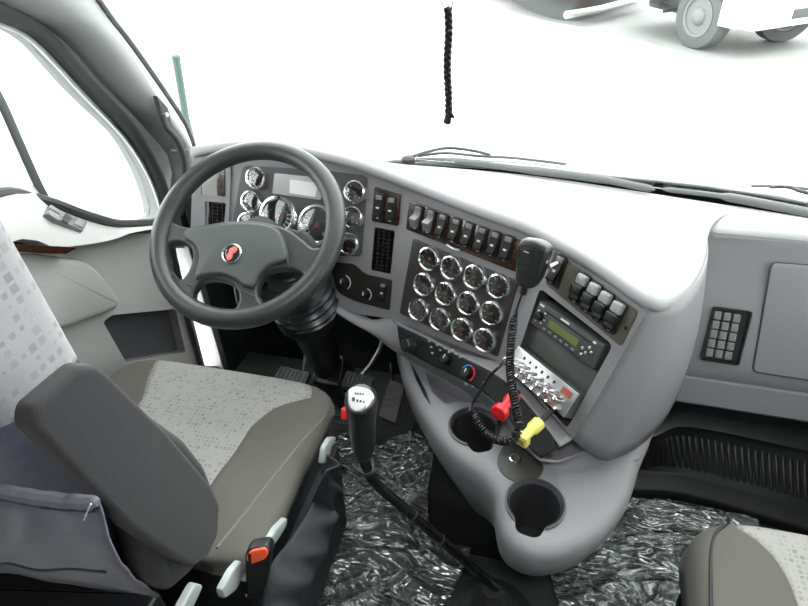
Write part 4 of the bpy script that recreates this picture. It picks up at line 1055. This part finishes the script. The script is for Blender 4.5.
# ================================================================== plastic floor films
def film(name, l, poly, z0, amp, seed, n=70, folds=()):
    xs = [p.x for p in poly]; ys = [p.y for p in poly]; x0_, x1_, y0_, y1_ = min(xs), max(xs), min(ys), max(ys)
    def inside(x, y):
        c = False; j = len(poly)-1
        for i in range(len(poly)):
            if (poly[i].y > y) != (poly[j].y > y) and x < (poly[j].x-poly[i].x)*(y-poly[i].y)/(poly[j].y-poly[i].y)+poly[i].x: c = not c
            j = i
        return c
    idx = {}; b = MB(); vs = []; fs = []
    def h(x, y):
        p = V(((x+y*.5)*3.2, (y-x*.4)*7, seed)); r1 = 1-abs(noise.noise(p)*2); r2 = 1-abs(noise.noise(p*2.7+V((3, 1, 0)))*2); r3 = 1-abs(noise.noise(p*6.3)*2)
        z = amp*(.7*r1**2+.45*max(0, r2)**3+.05*max(0, r3)**2)
        for (fx_, fy_, s_, hh) in folds: z += hh*math.exp(-((x-fx_)**2+(y-fy_)**2)/s_**2)*(.6+.4*r2)*(.7+.5*r3)
        return max(0, z)+z0
    st_ = (x1_-x0_)/n; ny = int((y1_-y0_)/st_)+1
    for j in range(ny):
        for i in range(n+1):
            x, y = x0_+st_*i, y0_+st_*j
            if inside(x, y): idx[(i, j)] = len(vs); vs.append(V((x+st_*.3*noise.noise(V((x*20, y*20, 5))), y, h(x, y))))
    for (i, j), k in list(idx.items()):
        q = [(i, j), (i+1, j), (i+1, j+1), (i, j+1)]
        if all(e in idx for e in q): fs.append([idx[e] for e in q])
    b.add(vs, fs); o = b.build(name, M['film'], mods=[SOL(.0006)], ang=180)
    return tag(o, l, 'plastic sheet')
f1 = [on(2, .03, *q) for q in [(322, 440), (350, 425), (378, 440), (395, 432), (425, 432), (448, 444), (470, 470), (483, 500), (482, 520), (468, 560), (455, 585), (440, 650), (240, 650), (300, 560), (320, 500)]]
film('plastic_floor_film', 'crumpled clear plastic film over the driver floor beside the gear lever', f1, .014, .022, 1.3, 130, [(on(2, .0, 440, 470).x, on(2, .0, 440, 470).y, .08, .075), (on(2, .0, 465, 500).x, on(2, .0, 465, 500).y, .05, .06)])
f2 = [on(2, .01, *q) for q in [(546, 562), (600, 520), (625, 495), (668, 498), (760, 520), (760, 700), (560, 700), (556, 600)]]
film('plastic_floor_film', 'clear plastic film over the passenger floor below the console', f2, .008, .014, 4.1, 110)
# ================================================================== seats
def cushion(XL, XR, Y0, Y1, zt, zb, bR, bL, root, taper=0):
    """bR/bL: x of the cloth boundary as function of y; heightfield patches"""
    xc, hw = (XL+XR)/2, (XR-XL)/2
    def hz(x, y):
        n = 7.0; u = min(1, abs((x-xc)/hw)); 
        v_ = min(1, max(0, (y-(Y0+Y1)/2)/((Y1-Y0)/2))); v0 = min(1, max(0, -(y-(Y0+Y1)/2)/((Y1-Y0)/2)))
        e = max(0, 1-u**n-v_**14-v0**9)**(1/5)
        dip = .018*(u**2)*(1-v_**3)
        return zb+(zt-zb-.018+dip+.004*math.sin(9*y))*e
    def ys(n=34): return [Y0+(Y1-Y0)*(.5-.5*math.cos(math.pi*k/n)) for k in range(n+1)]
    def patch(xa, xb, nx, side):
        rows = []
        for y in ys():
            # front corners rounded in plan
            f = max(0, (y-(Y1-.10))/.10); cr_ = .05*f**3
            a = xa(y); c_ = xb(y); row = []
            for k in range(nx+1):
                t = k/nx
                if side > 0: t = math.sin(math.pi/2*t)
                if side < 0: t = 1-math.cos(math.pi/2*t)
                x = a+(c_-a)*t
                x = xc+(x-xc)*(1-cr_/hw)
                row.append(V((x, y, hz(xc+(x-xc)/(1-cr_/hw), y))))
            rows.append(row)
        return rows
    def bul(rows):
        return [[p for p in r_] for r_ in rows]
    b = MB(); b.grid(patch(bL, bR, 24, 0)); c0 = b.build('cushion', M['cloth_cushion'], root, mods=[SOL(.006, -1)], ang=80)
    b = MB(); b.grid(patch(bR, lambda y: XR, 22, 1)); b.build('side_bolster', M['bolster'], root, mods=[SOL(.006, -1)], ang=80)
    b = MB(); b.grid(patch(lambda y: XL, bL, 22, -1)); b.build('side_bolster', M['bolster'], root, mods=[SOL(.006, -1)], ang=80)
    return c0
def lerpf(tab):
    def f(y):
        if y <= tab[0][0]: return tab[0][1]
        for (a, b_), (c_, d) in zip(tab, tab[1:]):
            if y <= c_:
                t = (y-a)/(c_-a); t = t*t*(3-2*t) if False else t; return b_+(d-b_)*t
        return tab[-1][1]
    return f
ds_ = thing('driver_seat', 'grey patterned driver seat with folded-up charcoal armrest behind the steering wheel', 'seat', (-.56, .6, 0))
bd = sorted([(q.y, q.x) for q in [on(2, .475, *p) for p in [(312, 401), (290, 405), (272, 412), (252, 428), (234, 455), (219, 473)]]])
bd = [(.30, bd[0][1]-.02)]+bd
lb = lerpf([(.5, -.71), (.8, -.745), (.90, -.79), (.945, -.83)])
cushion(-.88, -.308, .47, .945, .492, .440, lerpf(bd), lb, ds_)
# piping seam on the inboard flank and lower flank
b = MB(); b.tube(cr([on(0, -.287, *q) for q in [(327, 414), (300, 444), (262, 492), (217, 548)]], 8), .0022, 6); b.build('seam', M['bolster'], ds_)
b = MB(); b.prism(flat(0), rpoly([(-.85, .48), (-.32, .48), (-.32, .88), (-.85, .88)], .04), .27, .445, .0); b.build('cushion_pan', M['skirt'], ds_)
b = MB(); b.prism(flat(0), rpoly([(-.78, .34), (-.36, .34), (-.36, .84), (-.78, .84)], .03), .0, .27, .0); b.build('pedestal', M['blackm'], ds_)
# backrest: rounded section lofted upward
def backrest(root, XL, XR, yb, zb0, zt0, th, k, split, label_side, ns=56):
    rows_i = []; levels = [zb0+(zt0-zb0)*j/20 for j in range(21)]
    cols = []
    for j, z in enumerate(levels):
        t = j/20; xc, hw = (XL+XR)/2, (XR-XL)/2*(1-.10*t**3); yc = yb-k*(z-1.0)+th/2
        e = 1 if j else .9
        if j == 20: e = .55
        if j == 19: e = .88
        row = []
        for i in range(ns):
            a = 2*math.pi*i/ns; c_, s_ = math.cos(a), math.sin(a); n = 5.0
            x = xc+hw*e*math.copysign(abs(c_)**(2/n), c_); th_ = th+max(0, z-1.0)*.13; yc = yb-k*(z-1.0)+th_/2; y = yc+th_/2*e*math.copysign(abs(s_)**(2/n), s_)
            row.append(V((x, y, z)))
        rows_i.append(row)
    b = MB(); b.grid(rows_i, cu=True); N_ = ns; b.f.append([20*N_+i for i in range(N_)]); b.m.append(0); b.f.append([i for i in range(N_)][::-1]); b.m.append(0)
    # front / side faces above the split get the patterned cloth: own mesh
    bf, bb_ = MB(), MB()
    bf.v = list(b.v); bb_.v = list(b.v)
    for f_ in b.f:
        cz = sum(b.v[i].z for i in f_)/len(f_); cy = sum(b.v[i].y for i in f_)/len(f_)-(yb-k*(cz-1.0)+th/2)
        front = cy > -th*.42
        if front and cz > split: bf.f.append(f_); bf.m.append(0)
        else: bb_.f.append(f_); bb_.m.append(1 if cy > th*.15 else 0)
    def clean(m_):
        used = sorted({i for f_ in m_.f for i in f_}); mp_ = {o_: n_ for n_, o_ in enumerate(used)}
        m_.v = [m_.v[i] for i in used]; m_.f = [[mp_[i] for i in f_] for f_ in m_.f]
    clean(bf); clean(bb_)
    bb_.build('backrest_shell', [M['back'], M['arm']], root, ang=70)
    bf.build('backrest_cushion', M['cloth_back'], root, ang=70)
backrest(ds_, -.83, -.33, .255, .70, 1.48, .135, .16, 1.055, '')
FBk = raw((0, .255, 1.0), (1, 0, 0), (0, -.16, 1))  # rear face plane
def bk(x, y, c=0): return FBk.hit(x, y, c)
b = MB(); pe = cr([bk(-60, 478, .012), bk(0, 491, .014), bk(30, 497, .014), bk(70, 502, .012), bk(98, 503, .010)], 8)
b.tube([p+V((0, 0, .0006*math.sin(i*1.3))) for i, p in enumerate(pe)], [.0075]*(len(pe)-4)+[.007, .0065, .005, .003], 8); pk = b.build('pocket_elastic', M['piping'], ds_)
up = resamp(pe, 40); lo_ = resamp(cr([bk(-60, 590, 0), bk(0, 572, .002), bk(60, 582, .002), bk(130, 592, .0), bk(160, 596, -.004)], 8), 40)
rows = [[a.lerp(c_, k_/14)+V((0, -.028*math.sin(math.pi*k_/14)*(1-.5*(i/39)**3) - .004*noise.noise(V((i*.25, k_*.5, 2))), 0)) for i, (a, c_) in enumerate(zip(up, lo_))] for k_ in range(15)]
b = MB(); b.grid(rows); b.build('map_pocket', M['back'], ds_, mods=[SOL(.003, 0)], ang=80)
b = MB(); b.tube([rows[7][i]+V((0, -.002, 0)) for i in range(0, 38)], .0018, 5); b.build('pocket_seam', M['skirt'], ds_)
b = MB(); b.tube([bk(91, 504, .022), bk(87, 512, .024), bk(84, 520, .024)], .0008, 5); lab(b.build('loose_thread', M['print'], ds_), 'short pale loose thread')
# armrest folded up along the inboard side
FAr = raw((-.262, .35, .9), (0, 1, 0), (0, 0, 1))
ap = rpoly([FAr.px(*q) for q in [(34, 427), (36, 408), (62, 385), (84, 366), (98, 365.5), (110, 374), (169, 433), (213, 486), (221, 505), (219, 535), (210, 556), (194, 568), (178, 560), (131, 528), (70, 466)]], .006, 3)
b = MB(); b.prism(FAr, ap, -.020, 0, .007, 5); b.build('armrest', M['arm'], ds_, ang=70)
hp = rpoly([FAr.px(*q, -.02) for q in [(130, 395), (160, 420), (188, 440), (208, 466), (218, 492), (220, 515), (196, 572), (172, 594), (160, 580), (150, 540), (120, 480)]], .012, 3)
b = MB(); b.prism(FAr, hp, -.065, -.022, .012, 5); b.build('armrest_hinge_cover', M['arm'], ds_, ang=70)
# levers
for px, l in (([(336, 437), (331, 448), (327, 462), (322, 464), (324, 448), (330, 438)], 0), ([(287, 517), (286, 526), (276, 542), (269, 548), (266, 545), (276, 528)], 0), ([(241, 560), (243, 572), (236, 590), (224, 599), (221, 590), (232, 570)], 0), ([(194, 583), (203, 585), (190, 612), (178, 612)], 0)):
    f = raw((-.262, 0, 0), (0, 1, 0), (0, 0, 1)); lp = rpoly([f.px(*q) for q in px], .006, 2)
    b = MB(); b.prism(f, lp, -.008, .002, .003); lab(b.build('lever', M['lever'], ds_), 'pale grey green lever')
# cloth skirt
tp = [on(0, -.275, *q) for q in [(322, 452), (321, 470), (324, 484), (312, 503), (303, 520), (290, 540), (277, 556), (271, 567), (264, 590), (258, 625)]]
bt = [on(0, -.235, *q) for q in [(326, 470), (329, 485), (331, 500), (332, 516), (331, 532), (326, 548), (316, 570), (306, 590), (297, 610), (285, 640)]]
tp, bt = resamp(cr(tp, 6), 60), resamp(cr(bt, 6), 60)
rows = [[a.lerp(c_, k_/16)+V((.010*math.sin(i*.55+k_*.2)*math.sin(math.pi*k_/16)+.022*math.sin(math.pi*k_/16), 0, 0)) for i, (a, c_) in enumerate(zip(tp, bt))] for k_ in range(17)]
for k_ in range(1, 5): rows.append([c_+V((-.02*k_, 0, -.05*k_)) for c_ in bt])
rows = [[V((p.x, p.y, max(.012, p.z))) for p in r_] for r_ in rows]
b = MB(); b.grid(rows); b.build('skirt', M['skirt'], ds_, mods=[SOL(.003, 0)], ang=80)
b = MB(); b.add([V((-.30, .40, .36)), V((-.30, .86, .36)), V((-.31, .86, .05)), V((-.31, .40, .05)), V((-.32, .40, .36)), V((-.32, .86, .36)), V((-.33, .86, .05)), V((-.33, .40, .05))], [[0, 1, 2, 3], [7, 6, 5, 4], [0, 4, 5, 1], [1, 5, 6, 2], [2, 6, 7, 3], [3, 7, 4, 0]]); b.build('side_panel', M['skirt'], ds_)
# mechanism behind and below the backrest
b = MB(); b.box(flat(0), -.80, -.34, .22, .33, .30, .66, .01, .01); b.tube([V((-.82, .24, .55)), V((-.33, .24, .55))], .018, 12); b.tube([V((-.6, .22, .62)), V((-.6, .20, .3))], .012, 10); b.build('recliner_mechanism', M['black'], ds_)
# buckle
bu = thing('seat_belt_buckle', 'black seat belt buckle with orange release button beside the driver seat', 'buckle', on(0, -.235, 256, 600))
Pb = on(0, -.235, 256, 556); f = raw(Pb, RT, UP*.8+V((0, 0, .4)))
def bx(*q): return rpoly([f.px(*p) for p in q], .004, 3)
b = MB(); b.prism(f, bx((244, 556), (249, 549), (267, 546), (271, 551), (267, 585), (262, 600), (246, 600)), -.024, .0, .005, 4); b.build('housing', M['black'], bu)
b = MB(); b.prism(f, bx((246, 556), (251, 550), (266, 547), (269, 552), (266, 558), (250, 564)), -.006, .0035, .002); lab(b.build('release_button', mat('buckle_orange', (.85, .10, .035), .35), bu), 'bright orange release button')
b = MB(); b.box(f, f.px(249, 559)[0], f.px(252, 559)[0], -.012, .006, .001, .0042); lab(b.build('slot', M['black'], bu), 'black slot')
b = MB(); b.tube([f.hit(254, 596, -.012), f.hit(250, 640, -.03), V((-.30, .42, .20))], .013, 10, flat_=(tuple(f.n), .5)); b.build('stalk', M['black'], bu)

ps_ = thing('passenger_seat', 'grey patterned passenger seat cushion with grey side bolster at the right', 'seat', (.70, .5, 0))
bd2 = sorted([(q.y, q.x) for q in [on(2, .48, *p) for p in [(730, 524), (752, 536), (775, 556), (790, 580), (800, 606)]]])
cushion(.425, .965, .22, .785, .492, .37, lambda y: .90, lerpf([(.2, bd2[0][1]+.0)]+bd2), ps_)
b = MB(); b.tube(cr([on(2, .47, *q) for q in [(726, 524), (716, 534), (711, 556), (711, 620)]], 6), .003, 6); b.build('seam', M['skirt'], ps_)
b = MB(); b.prism(flat(0), rpoly([(.44, .24), (.95, .24), (.95, .73), (.44, .73)], .04), .27, .36, .0); b.prism(flat(0), rpoly([(.47, .26), (.90, .26), (.90, .70), (.47, .70)], .03), .0, .27, .0); b.build('pedestal', M['blackm'], ps_)
backrest(ps_, .46, .94, -.02, .42, 1.35, .165, .16, .3, '')

# ================================================================== hanging braid
br = thing('braided_cord', 'black braided cord hanging in front of the windshield', 'cord', on(1, 1.0, 448, 0))
y_ = 1.0
def hy(x, y): return on(1, y_, x, y)
b = MB()
topc = hy(448, 8); botc = hy(448, 114)
for ph in (0, 2.09, 4.19):
    pts = []
    for k in range(90):
        t = k/89; a = t*math.pi*2*6+ph; p = topc.lerp(botc, t)+V((.0012*math.sin(t*9), 0, 0)); pts.append(p+V((math.cos(a)*.0028, math.sin(a*2)*.002, 0)))
    b.tube(pts, .0042, 7)
b.build('braid', M['black'], br)
b = MB(); b.tube([hy(451, 106), hy(449, 112), hy(447, 123)], [.003, .006, .007], 8); b.tube([hy(450, 112), hy(454, 118)], .003, 6); b.build('tassel', M['black'], br)
b = MB(); rc = hy(447.5, 3); b.tube([rc+V((.008*math.cos(2*math.pi*k/20), 0, .008*math.sin(2*math.pi*k/20))) for k in range(20)], .0012, 6, closed=True); b.tube([rc+V((0, 0, .008)), V((rc.x-.005, 1.0, 1.88))], .0012, 6); lab(b.build('ring', M['satin'], br), 'thin metal ring and wire')

# ================================================================== outside
b = MB(); b.prism(flat(0), [(-30, -20), (30, -20), (30, 60), (-30, 60)], -1.3, -1.2); struct(b.build('ground', M['concrete']))
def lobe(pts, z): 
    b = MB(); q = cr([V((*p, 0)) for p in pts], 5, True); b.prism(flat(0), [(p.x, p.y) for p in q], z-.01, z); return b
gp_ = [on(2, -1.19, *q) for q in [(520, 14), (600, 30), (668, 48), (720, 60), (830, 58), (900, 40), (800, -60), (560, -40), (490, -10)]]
struct(lobe([(p.x, p.y) for p in gp_], -1.194).build('low_glare_patch', M['low_glare']))  # darker tone painted on the ground where windshield glare thins out
# own hood and cowl (white)
hd = MB(); rows = []
for k in range(15):
    t = k/14; y = 1.53+t*1.8; row = []
    for i in range(21):
        s = -1+i/10; w_ = 1.0; x = s*1.2; z = .79-.12*t-.30*t*t*t-.16*abs(s)**3-.05*t*abs(s)
        row.append(V((x, y, z)))
    rows.append(row)
rows.append([p+V((0, .03, -.7)) for p in rows[-1]])
hd.grid(rows); tag(hd.build('truck_hood', M['white'], mods=[SOL(.01, -1)], ang=60), 'white hood of the truck below the windshield', 'hood')
# windshield wipers
def wiper(nm, l, blade, arm, z, z2):
    t = thing(nm, l, 'wiper', on(2, z, *arm[0]), 'windshield wipers')
    b = MB(); b.tube(cr([on(2, z, *q) for q in blade], 5), .006, 6, flat_=((0, 0, 1), .6)); b.build('blade', M['seal'], t)
    b = MB(); b.tube(cr([on(2, z2, *q) for q in arm], 5), .0045, 6); b.build('arm', M['seal'], t)
    b = MB(); b.lathe(flat(z2-.02, on(2, z2, *arm[0]).x, on(2, z2, *arm[0]).y), [(.02, -.04), (.018, .02), (.01, .025)], 14); b.build('pivot', M['seal'], t)
wiper('windshield_wiper', 'thin dark wiper lying across the left half of the windshield foot', [(418, 156), (445, 153), (480, 156), (515, 158), (566, 164)], [(408, 158), (430, 151), (450, 148), (475, 151), (490, 155)], .80, .815)
wiper('windshield_wiper', 'thin dark wiper at the right end of the windshield foot', [(752, 186), (775, 186), (800, 188), (830, 192)], [(820, 196), (800, 191), (788, 187), (770, 187)], .78, .79)
# slim post
p0, p1 = on(1, 1.80, 176, 58), on(1, 1.78, 186, 118)
b = MB(); b.tube([p0, p0.lerp(p1, .5), p1, p1+V((0, 0, -.12))], [.013, .013, .012, .012], 10); b.lathe(flat(p0.z-.005, p0.x, p0.y), [(.014, 0), (.015, .010), (.009, .015)], 12)
tag(b.build('fender_post', M['greenish']), 'slim dark green post standing outside beyond the left windshield pillar', 'post')

# parked truck
def wheel_at(P, n, r, w, parent, dual=False):
    f = raw(P, V((n.y, -n.x, 0)), V((0, 0, 1)))
    if f.n.dot(n) < 0: f = raw(P, V((-n.y, n.x, 0)), V((0, 0, 1)))
    b = MB(); b.lathe(f, [(r*.60, -w), (r*.95, -w), (r, -w*.85), (r, -w*.15), (r*.95, 0), (r*.66, .01), (r*.60, -.02)], 40, cap0=True, cap1=False); ty = b.build('wheel', M['tyre'], parent)
    b = MB(); b.lathe(f, [(r*.62, -.03), (r*.62, .005), (r*.55, .0), (r*.50, -.07), (r*.30, -.06), (r*.28, -.02), (r*.20, .03), (r*.12, .05)], 40, cap0=True)
    b.mi(1)
    for k in range(10):
        a = 2*math.pi*k/10; b.lathe(f.sub(r*.40*math.cos(a), r*.40*math.sin(a), -.064), [(r*.055, 0), (r*.055, .006)], 10)
    b.mi(0)
    for k in range(10):
        a = 2*math.pi*(k+.5)/10; b.lathe(f.sub(r*.25*math.cos(a), r*.25*math.sin(a), -.03), [(r*.03, 0), (r*.03, .03)], 6)
    b.build('rim', [mat('rim_metal', (.115, .12, .12), .6), M['tyre']], ty)
    return ty
tk = thing('parked_truck', 'white truck with polished wheels parked beyond the windshield', 'truck', on(2, -1.2, 690, 48))
gA = on(2, -1.2, 690, 49); ax = V((.81, .59, 0)).normalized(); hdg = V((.59, -.81, 0)).normalized()
nrm = V((-.81, -.59, 0)).normalized()
wheel_at(gA+V((0, 0, .5)), nrm, .50, .28, tk); 
gB = on(2, -1.2, 780, 43); wheel_at(gB+V((0, 0, .5)), V((.3, -.95, 0)).normalized(), .5, .28, tk)
def bxyz(O, a0, a1, h0, h1, z0, z1, r=.05, bev=.04):
    f = raw(O, ax, hdg)  # u along axle, v along heading, n up/down
    if f.n.z < 0: f.n = -f.n
    return f, rect(a0, a1, h0, h1, r), z0, z1, bev
def tb(nm, m, *args, lbl=None, parent=None):
    f, lp, z0, z1, bev = bxyz(gA, *args); b = MB(); b.prism(f, lp, z0, z1, bev); o = b.build(nm, M[m], parent or tk)
    if lbl: lab(o, lbl)
    return o
tb('bumper', 'satin', .18, 2.3, .55, .95, .42, .75, .12, .05)
tb('front_panel', 'white', .20, 2.2, -.2, .82, .74, 1.5, .12, .06)
tb('grille_slot', 'seal', .95, 1.75, .80, .965, .52, .66, .02, .01, lbl='dark slot in the bumper')
tb('fender', 'white', -.05, .35, -.75, .75, .98, 1.5, .1, .06)
tb('fender_front', 'white', -.02, .4, .42, .80, .45, 1.2, .08, .05)
tb('cab_body', 'white', .15, 2.1, -2.0, -.2, .9, 2.6, .1, .06)
tb('step', 'satin', -.10, .35, -1.35, -.72, .45, .50, .03, .01, lbl='bright metal step')
tb('tank', 'satin', .0, .5, -2.0, -1.3, .50, 1.0, .2, .05, lbl='pale metal fuel tank')
tb('chassis', 'seal', .5, 1.7, -1.9, .4, .35, .9, .02, .01)
tl_ = thing('parked_trailer', 'parked trailer edge with a bright metal rail at the top of the windshield view', 'trailer', on(2, -1.2, 560, 6))
e = [on(2, -.8, *q) for q in [(490, -24), (520, -9), (553, 0), (590, 1), (620, -8), (640, -16)]]
q_ = [(p.x, p.y) for p in cr(e, 5)]+[(e[-1].x+.2, e[-1].y+3), (e[0].x-.5, e[0].y+4)]
b = MB(); b.prism(flat(0), q_, -.72, 1.4, .05); b.build('body', M['white'], tl_)
b = MB(); b.prism(flat(0), inset(q_, -.01), -.77, -.72, .0); lab(b.build('stripe', mat('stripe_red', (.30, .03, .03), .4), tl_), 'dark red lower stripe')
b = MB(); b.prism(flat(0), inset(q_, .25), -1.2, -.77, .0); b.build('underbody', M['tyre'], tl_)
b = MB(); b.tube([on(2, -.95, 566, 15), on(2, -.95, 600, 9), on(2, -.95, 642, -2)], .07, 10); lab(b.build('side_rail', M['satin'], tl_), 'bright metal rail')

# ================================================================== light
w = bpy.data.worlds.new('sky'); bpy.context.scene.world = w; w.use_nodes = True
bg = w.node_tree.nodes['Background']; bg.inputs[0].default_value = (.98, 1.0, .995, 1); bg.inputs[1].default_value = 7.0
def area(nm, loc, rot, sx, sy, e, col=(1, 1, 1)):
    l = bpy.data.lights.new(nm, 'AREA'); l.shape = 'RECTANGLE'; l.size = sx; l.size_y = sy; l.energy = e; l.color = col
    o = bpy.data.objects.new(nm, l); C.objects.link(o); o.location = loc; o.rotation_euler = rot; return o
# added fill lamp on the unseen roof, giving flash-like frontal light
dm = thing('fill_lamp', 'added fill lamp on the unseen cab ceiling, in place of a camera flash', 'lamp', (.15, -.12, 1.88))
b = MB(); b.box(flat(0), .03, .27, -.20, -.04, 1.855, 1.88, .03, .0); b.build('housing', M['white'], dm)
b = MB(); b.box(flat(0), .05, .25, -.18, -.06, 1.850, 1.856, .02, .0); b.build('lens', mat('lamp_lens', (.9, .9, .9), .5, emis=((1, .98, .95), 3)), dm)  # glowing lens of the added fill lamp
la = area('fill_light', (.15, -.12, 1.845), (0, 0, 0), .20, .12, 13); la.rotation_euler = (R(22), 0, 0); la.parent = None
vs_ = bpy.context.scene.view_settings
vs_.view_transform = 'Standard'; vs_.look = 'None'; vs_.exposure = 0; vs_.gamma = 1; vs_.use_curve_mapping = False
cy_ = bpy.context.scene.cycles
cy_.max_bounces = 8; cy_.diffuse_bounces = 5; cy_.transparent_max_bounces = 16; cy_.sample_clamp_indirect = 4; cy_.caustics_reflective = False; cy_.caustics_refractive = False
